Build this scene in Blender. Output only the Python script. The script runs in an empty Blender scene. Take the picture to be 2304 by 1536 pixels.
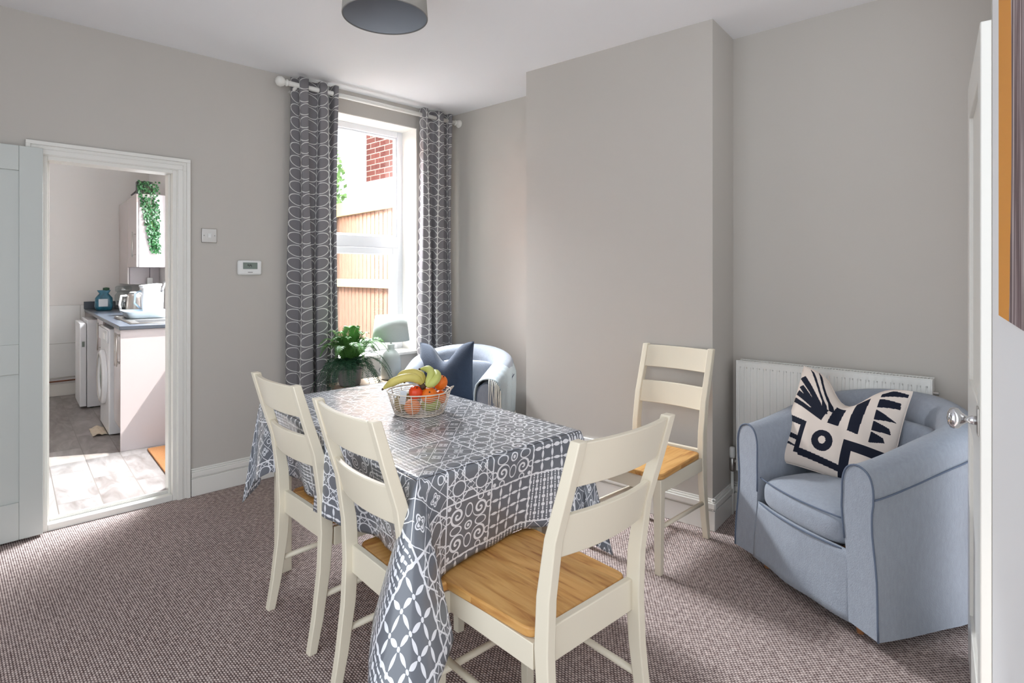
import bpy, bmesh, math, random
from mathutils import Vector, Matrix, Euler
random.seed(7)
sc = bpy.context.scene
C = sc.collection
PI = math.pi
def R(a): return math.radians(a)

# ------------------------------------------------------------------ camera, world, lights, exposure
F = 1300.0; HOR = 617.0; CAMZ = 1.34
cam = bpy.data.objects.new('camera', bpy.data.cameras.new('camera')); C.objects.link(cam)
cam.location = (0, 0, CAMZ); cam.rotation_euler = (R(90), 0, 0)
cam.data.sensor_width = 36; cam.data.lens = 36 * F / 2304
cam.data.shift_y = -(768 - HOR) / 2304
cam.data.clip_start = 0.02
sc.camera = cam
w = bpy.data.worlds.new('world'); sc.world = w; w.use_nodes = True
bg = w.node_tree.nodes['Background']
bg.inputs[0].default_value = (0.86, 0.93, 1.0, 1); bg.inputs[1].default_value = 1.4
def area_light(name, loc, target, sx, sy, power, col=(1, 1, 1)):
    l = bpy.data.lights.new(name, 'AREA'); l.shape = 'RECTANGLE'; l.size = sx; l.size_y = sy
    l.energy = power; l.color = col
    o = bpy.data.objects.new(name, l); C.objects.link(o); o.location = loc
    o.rotation_euler = (Vector(target) - Vector(loc)).to_track_quat('-Z', 'Y').to_euler()
    return o
sun = bpy.data.lights.new('sun', 'SUN'); sun.energy = 6.5; sun.angle = R(0.6); sun.color = (1, 0.96, 0.9)
suno = bpy.data.objects.new('sun', sun); C.objects.link(suno)
suno.rotation_euler = Vector((-1.0, -0.30, -1.5)).to_track_quat('-Z', 'Y').to_euler()
# added out-of-view area lamps boosting daylight through the dining room and kitchen windows
area_light('yard_fill', (-1.80, 5.15, 3.25), (-0.70, 3.9, 0.9), 1.3, 1.0, 560, (0.90, 0.95, 1))
area_light('side_return_fill', (-2.15, 5.30, 2.80), (-3.7, 3.97, 0.9), 1.5, 0.7, 250, (0.93, 0.97, 1))
sc.view_settings.view_transform = 'Standard'; sc.view_settings.look = 'None'
sc.view_settings.exposure = 0.78; sc.view_settings.gamma = 1; sc.view_settings.use_curve_mapping = False
sc.cycles.use_denoising = True
sc.cycles.max_bounces = 10; sc.cycles.diffuse_bounces = 6; sc.cycles.transparent_max_bounces = 12
sc.cycles.sample_clamp_indirect = 6

# ------------------------------------------------------------------ node expression helper
class Ex:
    def __init__(s, nt, v): s.nt = nt; s.v = v
    def m(s, op, *a):
        n = s.nt.nodes.new('ShaderNodeMath'); n.operation = op
        for i, x in enumerate((s,) + a):
            if isinstance(x, Ex): x = x.v
            if isinstance(x, (int, float)): n.inputs[i].default_value = x
            else: s.nt.links.new(x, n.inputs[i])
        return Ex(s.nt, n.outputs[0])
    def __add__(s, o): return s.m('ADD', o)
    def __radd__(s, o): return s.m('ADD', o)
    def __sub__(s, o): return s.m('SUBTRACT', o)
    def __rsub__(s, o): return Ex(s.nt, float(o)).m('SUBTRACT', s)
    def __mul__(s, o): return s.m('MULTIPLY', o)
    def __rmul__(s, o): return s.m('MULTIPLY', o)
    def __truediv__(s, o): return s.m('DIVIDE', o)
    def lt(s, o): return s.m('LESS_THAN', o)
    def gt(s, o): return s.m('GREATER_THAN', o)
    def mx(s, o): return s.m('MAXIMUM', o)
    def mn(s, o): return s.m('MINIMUM', o)
    def abs(s): return s.m('ABSOLUTE')
    def floor(s): return s.m('FLOOR')
    def fr(s): return s.m('FRACT')
    def sqrt(s): return s.m('SQRT')
    def sin(s): return s.m('SINE')
    def cos(s): return s.m('COSINE')
    def at2(s, o): return s.m('ARCTAN2', o)
def hyp(a, b): return (a * a + b * b).sqrt()

def lin(c):
    return tuple((x / 255 / 12.92) if x / 255 <= 0.04045 else ((x / 255 + 0.055) / 1.055) ** 2.4 for x in c)
def col4(c): return (*c, 1) if len(c) == 3 else c

def mat(name, rgb, rough=0.6, metal=0.0, spec=0.5, var=0.0, vscale=8, bump=0.0, bscale=60, coat=0.0, trans=0.0, sheen=0.0, emit=None, stretch=None):
    m = bpy.data.materials.new(name); m.use_nodes = True
    nt = m.node_tree; b = nt.nodes['Principled BSDF']
    c = lin(rgb)
    b.inputs['Roughness'].default_value = rough; b.inputs['Metallic'].default_value = metal
    b.inputs['Specular IOR Level'].default_value = spec
    b.inputs['Coat Weight'].default_value = coat; b.inputs['Coat Roughness'].default_value = 0.1
    b.inputs['Sheen Weight'].default_value = sheen
    tc = nt.nodes.new('ShaderNodeTexCoord')
    mp = nt.nodes.new('ShaderNodeMapping'); nt.links.new(tc.outputs['Object'], mp.inputs[0])
    if stretch: mp.inputs['Scale'].default_value = stretch
    nz = nt.nodes.new('ShaderNodeTexNoise'); nz.inputs['Scale'].default_value = vscale; nz.inputs['Detail'].default_value = 5
    nt.links.new(mp.outputs[0], nz.inputs['Vector'])
    mix = nt.nodes.new('ShaderNodeMix'); mix.data_type = 'RGBA'
    v = var
    mix.inputs[6].default_value = (*[max(0, x * (1 - v)) for x in c], 1)
    mix.inputs[7].default_value = (*[min(1, x * (1 + v)) for x in c], 1)
    nt.links.new(nz.outputs[0], mix.inputs[0]); nt.links.new(mix.outputs[2], b.inputs['Base Color'])
    if bump:
        n2 = nt.nodes.new('ShaderNodeTexNoise'); n2.inputs['Scale'].default_value = bscale; n2.inputs['Detail'].default_value = 3
        nt.links.new(mp.outputs[0], n2.inputs['Vector'])
        bp = nt.nodes.new('ShaderNodeBump'); bp.inputs['Strength'].default_value = bump; bp.inputs['Distance'].default_value = 0.01
        nt.links.new(n2.outputs[0], bp.inputs['Height']); nt.links.new(bp.outputs[0], b.inputs['Normal'])
    if emit: b.inputs['Emission Color'].default_value = col4(lin(emit[0])); b.inputs['Emission Strength'].default_value = emit[1]
    if trans: b.inputs['Transmission Weight'].default_value = trans
    return m
def node_mat(name, rough=0.5, spec=0.5):
    m = bpy.data.materials.new(name); m.use_nodes = True
    nt = m.node_tree; b = nt.nodes['Principled BSDF']
    b.inputs['Roughness'].default_value = rough; b.inputs['Specular IOR Level'].default_value = spec
    return m, nt, b
def ramp_mix(nt, fac, a, bcol):
    mix = nt.nodes.new('ShaderNodeMix'); mix.data_type = 'RGBA'
    if isinstance(fac, Ex): fac = fac.v
    nt.links.new(fac, mix.inputs[0])
    for i, x in ((6, a), (7, bcol)):
        if isinstance(x, tuple): mix.inputs[i].default_value = col4(x)
        else: nt.links.new(x, mix.inputs[i])
    return mix.outputs[2]

# ------------------------------------------------------------------ materials
M = {}
M['wall'] = mat('greige_wall_paint', (189, 184, 177), 0.75, var=0.02, vscale=2, bump=0.05, bscale=25)
M['kwall'] = mat('kitchen_wall_paint', (224, 221, 218), 0.7, var=0.015, vscale=2)
M['ceil'] = mat('ceiling_paint', (236, 236, 238), 0.8, var=0.01, vscale=2)
M['trim'] = mat('white_gloss_paint', (226, 224, 218), 0.3, var=0.015, vscale=4)
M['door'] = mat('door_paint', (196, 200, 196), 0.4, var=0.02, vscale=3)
M['upvc'] = mat('white_plastic_frame', (232, 234, 238), 0.3)
M['cream'] = mat('cream_painted_wood', (222, 213, 193), 0.38, var=0.02, vscale=6)
M['rad'] = mat('white_enamel', (226, 225, 220), 0.3)
M['plastic'] = mat('white_plastic', (228, 228, 226), 0.35)
M['dark'] = mat('dark_void', (24, 24, 26), 0.7)
M['lcd'] = mat('lcd_grey', (120, 132, 124), 0.25)
M['chrome'] = mat('chrome', (215, 217, 222), 0.08, 1.0)
M['steel'] = mat('brushed_steel', (190, 186, 182), 0.3, 1.0)
M['bluefab'] = mat('grey_blue_fabric', (146, 153, 164), 0.85, var=0.14, vscale=90, bump=0.35, bscale=420, sheen=0.2, stretch=(1, 1, 0.35))
M['pipe'] = mat('fabric_piping', (92, 103, 122), 0.8)
M['navy'] = mat('navy_fabric', (26, 39, 58), 0.85, var=0.15, vscale=60, bump=0.3, bscale=200, sheen=0.2)
M['throw'] = mat('pale_blue_throw', (188, 199, 204), 0.9, var=0.1, vscale=120, bump=0.5, bscale=300)
M['fringe'] = mat('white_fringe', (225, 222, 212), 0.9)
M['legwood'] = mat('beech_leg', (186, 128, 84), 0.5, var=0.1)
M['shade'] = mat('grey_linen_shade', (160, 158, 152), 0.85, var=0.06, vscale=200, stretch=(1, 1, 6), bump=0.2, bscale=200)
M['shade_in'] = mat('shade_lining', (150, 154, 160), 0.6)
M['shade_pale'] = mat('pale_green_grey_linen', (184, 192, 186), 0.85, var=0.08, vscale=60, stretch=(1, 1, 8), bump=0.2, bscale=200)
M['ceramic'] = mat('glazed_grey_ceramic', (170, 174, 170), 0.22, var=0.08, vscale=12)
M['leaf'] = mat('fern_leaf', (80, 128, 58), 0.5, var=0.5, vscale=9)
M['leafd'] = mat('fern_leaf_dark', (36, 74, 50), 0.45, var=0.4, vscale=9)
M['leafk'] = mat('trailing_leaf', (30, 78, 38), 0.45, var=0.5, vscale=30)
M['stem'] = mat('green_stem', (86, 110, 50), 0.6)
M['pot'] = mat('grey_pot', (120, 118, 116), 0.6)
M['banana'] = mat('banana_skin', (206, 190, 104), 0.45, var=0.25, vscale=14)
M['bananag'] = mat('banana_greener_skin', (190, 194, 108), 0.45, var=0.2, vscale=14)
M['tip'] = mat('banana_tip', (74, 52, 30), 0.7)
M['orange'] = mat('orange_peel', (236, 118, 22), 0.42, var=0.12, vscale=20, bump=0.3, bscale=350)
M['redapple'] = mat('red_orange_skin', (226, 70, 26), 0.3, var=0.25, vscale=18)
M['green'] = mat('green_skin', (150, 164, 66), 0.4, var=0.2, vscale=14)
M['kiwi'] = mat('brown_green_skin', (134, 112, 48), 0.6, var=0.25, vscale=20)
M['wire'] = mat('cream_wire', (216, 204, 190), 0.35)
M['card'] = mat('pale_card', (206, 210, 216), 0.6)
M['worktop'] = mat('slate_worktop', (66, 72, 82), 0.28, var=0.12, vscale=60)
M['cab'] = mat('gloss_cashmere_cabinet', (200, 188, 186), 0.16, var=0.01)
M['cabside'] = mat('cashmere_end_panel', (196, 188, 190), 0.35)
M['white_app'] = mat('white_appliance', (232, 233, 236), 0.2)
M['blueg'] = mat('pale_blue_plastic', (172, 188, 200), 0.35)
M['coir'] = mat('coir_mat', (182, 126, 78), 0.95, var=0.35, vscale=140, bump=1.0, bscale=220)
M['fence'] = mat('fence_board', (132, 106, 88), 0.85, var=0.4, vscale=14, stretch=(5, 5, 0.6), bump=0.3, bscale=30)
M['rail'] = mat('fence_rail', (160, 148, 112), 0.85, var=0.15, vscale=10)
M['render'] = mat('white_render', (238, 238, 238), 0.8)
M['ground'] = mat('yard_paving', (150, 146, 140), 0.9, var=0.2, vscale=5)
M['tree'] = mat('tree_leaf', (122, 164, 92), 0.6, var=0.5, vscale=3)
M['bark'] = mat('tree_bark', (100, 84, 66), 0.9, var=0.3)
M['black'] = mat('black_plastic', (22, 22, 24), 0.45)
M['copper'] = mat('rusty_pipe', (150, 92, 66), 0.6, var=0.3, vscale=20)
M['bag'] = mat('blue_green_packet', (38, 92, 112), 0.3, var=0.9, vscale=30)
M['rag'] = mat('beige_cloth', (206, 192, 172), 0.9, var=0.1)
M['underlay'] = mat('side_table_wood', (150, 130, 110), 0.5, var=0.1)

def glass(name, tint=(1, 1, 1), gl=0.06):
    m = bpy.data.materials.new(name); m.use_nodes = True; nt = m.node_tree; nt.nodes.clear()
    o = nt.nodes.new('ShaderNodeOutputMaterial'); mx = nt.nodes.new('ShaderNodeMixShader')
    t = nt.nodes.new('ShaderNodeBsdfTransparent'); t.inputs[0].default_value = (*tint, 1)
    g = nt.nodes.new('ShaderNodeBsdfGlossy'); g.inputs['Roughness'].default_value = 0.02
    mx.inputs[0].default_value = gl
    nt.links.new(t.outputs[0], mx.inputs[1]); nt.links.new(g.outputs[0], mx.inputs[2]); nt.links.new(mx.outputs[0], o.inputs[0])
    return m
M['glass'] = glass('window_glass')
M['jar'] = glass('jar_glass', (0.82, 0.86, 0.86), 0.15)

def wood_mat():
    m, nt, b = node_mat('oiled_oak_seat', 0.42)
    tc = nt.nodes.new('ShaderNodeTexCoord'); sp = nt.nodes.new('ShaderNodeSeparateXYZ'); nt.links.new(tc.outputs['Object'], sp.inputs[0])
    X = Ex(nt, sp.outputs[0]); Y = Ex(nt, sp.outputs[1]); Z = Ex(nt, sp.outputs[2])
    stave = (X * 11.0 + 0.3).floor()
    cb = nt.nodes.new('ShaderNodeCombineXYZ')
    for i, e in enumerate((X * 26 + stave * 3.1, Y * 3.0 + stave * 7.7, Z * 20)): nt.links.new(e.v, cb.inputs[i])
    nz = nt.nodes.new('ShaderNodeTexNoise'); nz.inputs['Scale'].default_value = 1.6; nz.inputs['Detail'].default_value = 6; nz.inputs['Distortion'].default_value = 0.8
    nt.links.new(cb.outputs[0], nz.inputs['Vector'])
    cr = nt.nodes.new('ShaderNodeValToRGB'); nt.links.new(nz.outputs[0], cr.inputs[0])
    cr.color_ramp.elements[0].position = 0.28; cr.color_ramp.elements[0].color = (*lin((166, 106, 50)), 1)
    cr.color_ramp.elements[1].position = 0.66; cr.color_ramp.elements[1].color = (*lin((224, 174, 106)), 1)
    e = cr.color_ramp.elements.new(0.45); e.color = (*lin((206, 152, 84)), 1)
    wn = nt.nodes.new('ShaderNodeTexWhiteNoise'); wn.noise_dimensions = '1D'; nt.links.new(stave.v, wn.inputs['W'])
    hs = nt.nodes.new('ShaderNodeHueSaturation'); nt.links.new(cr.outputs[0], hs.inputs['Color'])
    nt.links.new((Ex(nt, wn.outputs['Value']) * 0.22 + 0.87).v, hs.inputs['Value'])
    nt.links.new(hs.outputs[0], b.inputs['Base Color'])
    return m
M['oak'] = wood_mat()

def carpet_mat():
    m, nt, b = node_mat('brown_loop_carpet', 0.95, 0.1)
    tc = nt.nodes.new('ShaderNodeTexCoord')
    mp = nt.nodes.new('ShaderNodeMapping'); mp.inputs['Rotation'].default_value = (0, 0, R(45))
    nt.links.new(tc.outputs['Object'], mp.inputs[0])
    sp = nt.nodes.new('ShaderNodeSeparateXYZ'); nt.links.new(mp.outputs[0], sp.inputs[0])
    X = Ex(nt, sp.outputs[0]); Y = Ex(nt, sp.outputs[1])
    S = 115.0
    row = (Y * S).floor()
    a = (X * S * 0.62 + row * 0.5).fr() - 0.5
    c = (Y * S).fr() - 0.5
    r = hyp(a * 0.95, c)                       # one loop per cell, staggered rows
    h = Ex(nt, 1.0 * 1.0) if False else (r * -1.9 + 1.0).mx(0.0)
    nz = nt.nodes.new('ShaderNodeTexNoise'); nz.inputs['Scale'].default_value = 55; nz.inputs['Detail'].default_value = 4
    nt.links.new(mp.outputs[0], nz.inputs['Vector'])
    nz2 = nt.nodes.new('ShaderNodeTexNoise'); nz2.inputs['Scale'].default_value = 2.2
    nt.links.new(mp.outputs[0], nz2.inputs['Vector'])
    f = (h * 1.25 + (Ex(nt, nz.outputs[0]) - 0.5) * 1.1 + (Ex(nt, nz2.outputs[0]) - 0.5) * 0.2).mx(0.0).mn(1.0)
    nt.links.new(ramp_mix(nt, f, lin((96, 78, 76)), lin((228, 212, 206))), b.inputs['Base Color'])
    bp = nt.nodes.new('ShaderNodeBump'); bp.inputs['Strength'].default_value = 0.8; bp.inputs['Distance'].default_value = 0.004
    nt.links.new(h.v, bp.inputs['Height']); nt.links.new(bp.outputs[0], b.inputs['Normal'])
    return m
M['carpet'] = carpet_mat()

def vinyl_mat():
    m, nt, b = node_mat('grey_wood_vinyl', 0.3)
    tc = nt.nodes.new('ShaderNodeTexCoord')
    mp = nt.nodes.new('ShaderNodeMapping'); mp.inputs['Rotation'].default_value = (0, 0, R(-41))
    nt.links.new(tc.outputs['Object'], mp.inputs[0])
    sp = nt.nodes.new('ShaderNodeSeparateXYZ'); nt.links.new(mp.outputs[0], sp.inputs[0])
    X = Ex(nt, sp.outputs[0]); Y = Ex(nt, sp.outputs[1])
    ci = (X / 0.2).floor(); yy = Y / 0.62 + (ci * 0.37).fr(); ri = yy.floor()
    idn = ci * 7.31 + ri * 3.17
    wn = nt.nodes.new('ShaderNodeTexWhiteNoise'); wn.noise_dimensions = '1D'; nt.links.new(idn.v, wn.inputs['W'])
    cb = nt.nodes.new('ShaderNodeCombineXYZ')
    nt.links.new((X * 9 + idn).v, cb.inputs[0]); nt.links.new((Y * 2.2 + idn * 1.7).v, cb.inputs[1])
    nz = nt.nodes.new('ShaderNodeTexNoise'); nz.inputs['Scale'].default_value = 1.4; nz.inputs['Detail'].default_value = 7; nz.inputs['Distortion'].default_value = 1.2
    nt.links.new(cb.outputs[0], nz.inputs['Vector'])
    f = (Ex(nt, nz.outputs[0]) * 1.5 - 0.35 + (Ex(nt, wn.outputs['Value']) - 0.5) * 0.5).mx(0.0).mn(1.0)
    cc = ramp_mix(nt, f, lin((112, 103, 98)), lin((182, 178, 176)))
    gap = ((X / 0.2).fr() - 0.5).abs().gt(0.487).mx((yy.fr() - 0.5).abs().gt(0.496))
    nt.links.new(ramp_mix(nt, gap, cc, lin((120, 112, 106))), b.inputs['Base Color'])
    return m
M['vinyl'] = vinyl_mat()

def tile_mat():
    m, nt, b = node_mat('white_wall_tiles', 0.2)
    tc = nt.nodes.new('ShaderNodeTexCoord'); sp = nt.nodes.new('ShaderNodeSeparateXYZ'); nt.links.new(tc.outputs['UV'], sp.inputs[0])
    X = Ex(nt, sp.outputs[0]); Y = Ex(nt, sp.outputs[1])
    g = ((X / 0.36).fr() - 0.5).abs().gt(0.49).mx(((Y / 0.42).fr() - 0.5).abs().gt(0.492))
    nt.links.new(ramp_mix(nt, g, lin((222, 222, 220)), lin((186, 184, 180))), b.inputs['Base Color'])
    return m
M['tile'] = tile_mat()

def brick_mat():
    m, nt, b = node_mat('red_brick', 0.85)
    tc = nt.nodes.new('ShaderNodeTexCoord')
    br = nt.nodes.new('ShaderNodeTexBrick'); nt.links.new(tc.outputs['UV'], br.inputs['Vector'])
    br.inputs['Scale'].default_value = 1.0; br.inputs['Brick Width'].default_value = 0.225; br.inputs['Row Height'].default_value = 0.075
    br.inputs['Mortar Size'].default_value = 0.006; br.inputs['Bias'].default_value = 0.0
    br.inputs['Color1'].default_value = (*lin((140, 84, 74)), 1); br.inputs['Color2'].default_value = (*lin((116, 68, 62)), 1)
    br.inputs['Mortar'].default_value = (*lin((226, 206, 190)), 1)
    nt.links.new(br.outputs['Color'], b.inputs['Base Color'])
    return m
M['brick'] = brick_mat()

def cloth_mat():
    m, nt, b = node_mat('patterned_oilcloth', 0.3, 0.6)
    b.inputs['Coat Weight'].default_value = 0.5; b.inputs['Coat Roughness'].default_value = 0.16
    tc = nt.nodes.new('ShaderNodeTexCoord'); sp = nt.nodes.new('ShaderNodeSeparateXYZ'); nt.links.new(tc.outputs['UV'], sp.inputs[0])
    U = Ex(nt, sp.outputs[0]) / 0.185 + 10.22; V = Ex(nt, sp.outputs[1]) / 0.185 + 10.4
    cu = U.floor(); cv = V.floor()
    x = U.fr() - 0.5; y = V.fr() - 0.5
    ax = x.abs(); ay = y.abs(); hi = ax.mx(ay); lo = ax.mn(ay)
    r = hyp(x, y); th = y.at2(x)
    # A: petals from overlapping circles with dots
    fx = ((x * 4 + 0.5).fr() - 0.5).abs(); fy = ((y * 4 + 0.5).fr() - 0.5).abs()
    fh = fx.mx(fy); fl = fx.mn(fy)
    A = hyp(fh - 0.5, fl + 0.5).lt(0.62).mx(hyp(fx, fy).lt(0.11))
    # B: dots and dashes
    gx = (x * 6 + 0.5).fr() - 0.5; gy = (y * 6 + 0.5).fr() - 0.5
    B = hyp(gx, gy).lt(0.22).mx(((gx.abs() - 0.5).abs().lt(0.22)) * ((gy.abs() - 0.0).lt(0.09))).mx(gy.abs().gt(0.42) * gx.abs().lt(0.3)).mx(hyp(gx.abs() - 0.5, gy.abs() - 0.5).lt(0.1))
    # C: scrolls round a four petal flower
    def spiral(cx, cy, rr, k, ph):
        dx = ax - cx; dy = ay - cy; d = hyp(dx, dy)
        s = ((d * k) - dy.at2(dx) / (2 * PI) + ph).fr()
        return s.lt(0.42) * d.lt(rr)
    flow = (r - ((th * 4).cos() * 0.045 + 0.11)).abs().lt(0.013).mx(hyp(hi - 0.07, lo).lt(0.025))
    Cc = spiral(0.33, 0.16, 0.125, 15.0, 0.2).mx(spiral(0.16, 0.33, 0.125, 15.0, 0.7)).mx(flow)
    Cc = Cc.mx((hyp(ax - 0.5, ay - 0.5) - 0.16).abs().lt(0.015)).mx(hyp(ax - 0.42, ay - 0.42).lt(0.03)).mx((hyp(hi - 0.5, lo) - 0.07).abs().lt(0.012)).mx((hi - lo).abs().lt(0.012) * hi.lt(0.3) * hi.gt(0.1))
    # D: interlaced star lattice
    hx = ((x * 2 + 0.5).fr() - 0.5).abs(); hy = ((y * 2 + 0.5).fr() - 0.5).abs()
    hh = hx.mx(hy); hl = hx.mn(hy)
    D = (hx + hy - 0.42).abs().lt(0.028).mx((hh - 0.3).abs().lt(0.022)).mx((hyp(hx - 0.5, hy - 0.5) - 0.27).abs().lt(0.024)).mx(((hh - hl).abs() - 0.33).abs().lt(0.016))
    # E: quilted squares with four flowers
    ex_ = ((x + y) * 3).fr() - 0.5; ey = ((x - y) * 3).fr() - 0.5
    sx = ax - 0.24; sy = ay - 0.24; sr = hyp(sx, sy); st = sy.at2(sx)
    rim = (st * 4).cos() * 0.02 + 0.085
    fl2 = (sr - rim).lt(0.0) * (sr - rim + 0.028).abs().gt(0.008) * sr.gt(0.028)
    E = ex_.abs().lt(0.025).mx(ey.abs().lt(0.025)) * sr.gt(0.1)
    E = E.mx(fl2).mx((r - ((th * 4).cos() * 0.02 + 0.10)).abs().lt(0.01)).mx((hyp(hi - 0.5, lo) - 0.06).abs().lt(0.01)).mx((hyp(hi - 0.36, lo) - 0.06).abs().lt(0.01))
    # F: damask with spirals
    Ff = spiral(0.25, 0.25, 0.17, 10.0, 0.1).mx((hyp(hi - 0.28, lo * 1.6) - 0.12).abs().lt(0.014)).mx((r - 0.07).abs().lt(0.014)).mx(r.lt(0.03)).mx(hyp(ax - 0.44, ay - 0.44).lt(0.04)).mx((hyp(ax - 0.46, ay - 0.25) - 0.06).abs().lt(0.012)).mx((hyp(ax - 0.25, ay - 0.46) - 0.06).abs().lt(0.012))
    sel = (cu * 2 + cv * 3 + (cu * 0.37 + cv * 0.73).floor()) / 6
    sel = sel.fr() * 6 + 0.01
    def pick(i, e): return (sel - (i + 0.05)).abs().lt(0.5) * e
    P = pick(0, Cc).mx(pick(1, A)).mx(pick(2, E)).mx(pick(3, Ff)).mx(pick(4, B)).mx(pick(5, D))
    P = P * hi.lt(0.485)
    P = P.mx(hi.gt(0.485))
    c = ramp_mix(nt, P, lin((104, 108, 116)), lin((232, 233, 238)))
    nt.links.new(c, b.inputs['Base Color'])
    nz = nt.nodes.new('ShaderNodeTexNoise'); nz.inputs['Scale'].default_value = 5.0; nz.inputs['Detail'].default_value = 2; nz.inputs['Distortion'].default_value = 0.6
    mp = nt.nodes.new('ShaderNodeMapping'); mp.inputs['Scale'].default_value = (2.5, 0.9, 1); mp.inputs['Rotation'].default_value = (0, 0, 0.4)
    nt.links.new(tc.outputs['UV'], mp.inputs[0]); nt.links.new(mp.outputs[0], nz.inputs['Vector'])
    bp = nt.nodes.new('ShaderNodeBump'); bp.inputs['Strength'].default_value = 0.35; bp.inputs['Distance'].default_value = 0.012
    nt.links.new(nz.outputs[0], bp.inputs['Height']); nt.links.new(bp.outputs[0], b.inputs['Normal'])
    nt.links.new(bp.outputs[0], b.inputs['Coat Normal'])
    return m
M['cloth'] = cloth_mat()

def curtain_mat():
    m, nt, b = node_mat('leaf_stem_curtain', 0.85, 0.2)
    tc = nt.nodes.new('ShaderNodeTexCoord'); sp = nt.nodes.new('ShaderNodeSeparateXYZ'); nt.links.new(tc.outputs['UV'], sp.inputs[0])
    W = 0.185; Pp = 0.086
    x = ((Ex(nt, sp.outputs[0]) / W).fr() - 0.5) * W
    yv = (Ex(nt, sp.outputs[1]) / Pp).fr() * Pp
    ax = x.abs()
    ca, sa = math.cos(R(36)), math.sin(R(36))
    res = ax.lt(0.0026)
    for k in (-1, 0, 1):
        dx = ax - 0.045; dy = yv - (0.035 + k * Pp)
        u = dx * ca + dy * sa; v = dy * ca - dx * sa
        e = hyp(u / 0.050, v / 0.033)
        res = res.mx((e - 1.0).abs().lt(0.062))
    nt.links.new(ramp_mix(nt, res, lin((136, 133, 136)), lin((232, 231, 228))), b.inputs['Base Color'])
    nz = nt.nodes.new('ShaderNodeTexNoise'); nz.inputs['Scale'].default_value = 260
    nt.links.new(tc.outputs['Object'], nz.inputs['Vector'])
    bp = nt.nodes.new('ShaderNodeBump'); bp.inputs['Strength'].default_value = 0.15; bp.inputs['Distance'].default_value = 0.003
    nt.links.new(nz.outputs[0], bp.inputs['Height']); nt.links.new(bp.outputs[0], b.inputs['Normal'])
    # thin cloth lets some daylight through
    tr = nt.nodes.new('ShaderNodeBsdfTranslucent'); nt.links.new(b.inputs['Base Color'].links[0].from_socket, tr.inputs[0])
    mx = nt.nodes.new('ShaderNodeMixShader'); mx.inputs[0].default_value = 0.18
    nt.links.new(b.outputs[0], mx.inputs[1]); nt.links.new(tr.outputs[0], mx.inputs[2])
    nt.links.new(mx.outputs[0], nt.nodes['Material Output'].inputs[0])
    return m
M['curtain'] = curtain_mat()

def painting_mat():
    m, nt, b = node_mat('orange_abstract_canvas', 0.6)
    tc = nt.nodes.new('ShaderNodeTexCoord'); sp = nt.nodes.new('ShaderNodeSeparateXYZ'); nt.links.new(tc.outputs['UV'], sp.inputs[0])
    X = Ex(nt, sp.outputs[0]); Y = Ex(nt, sp.outputs[1])
    mp = nt.nodes.new('ShaderNodeMapping'); mp.inputs['Scale'].default_value = (22, 1.6, 1); nt.links.new(tc.outputs['UV'], mp.inputs[0])
    nz = nt.nodes.new('ShaderNodeTexNoise'); nz.inputs['Scale'].default_value = 1.5; nz.inputs['Detail'].default_value = 6
    nt.links.new(mp.outputs[0], nz.inputs['Vector'])
    n = Ex(nt, nz.outputs[0])
    cr = nt.nodes.new('ShaderNodeValToRGB'); nt.links.new(n.v, cr.inputs[0])
    for p, c in ((0.3, (60, 44, 48)), (0.48, (112, 88, 92)), (0.6, (190, 176, 176))):
        e = cr.color_ramp.elements.new(p); e.color = (*lin(c), 1)
    edge = 0.27 + ((Y * 5.2).sin() * 0.06) + (n - 0.5) * 0.05
    f = (X - edge).gt(0.0)
    nt.links.new(ramp_mix(nt, f, lin((226, 150, 40)), cr.outputs[0]), b.inputs['Base Color'])
    return m
M['paint'] = painting_mat()

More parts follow.
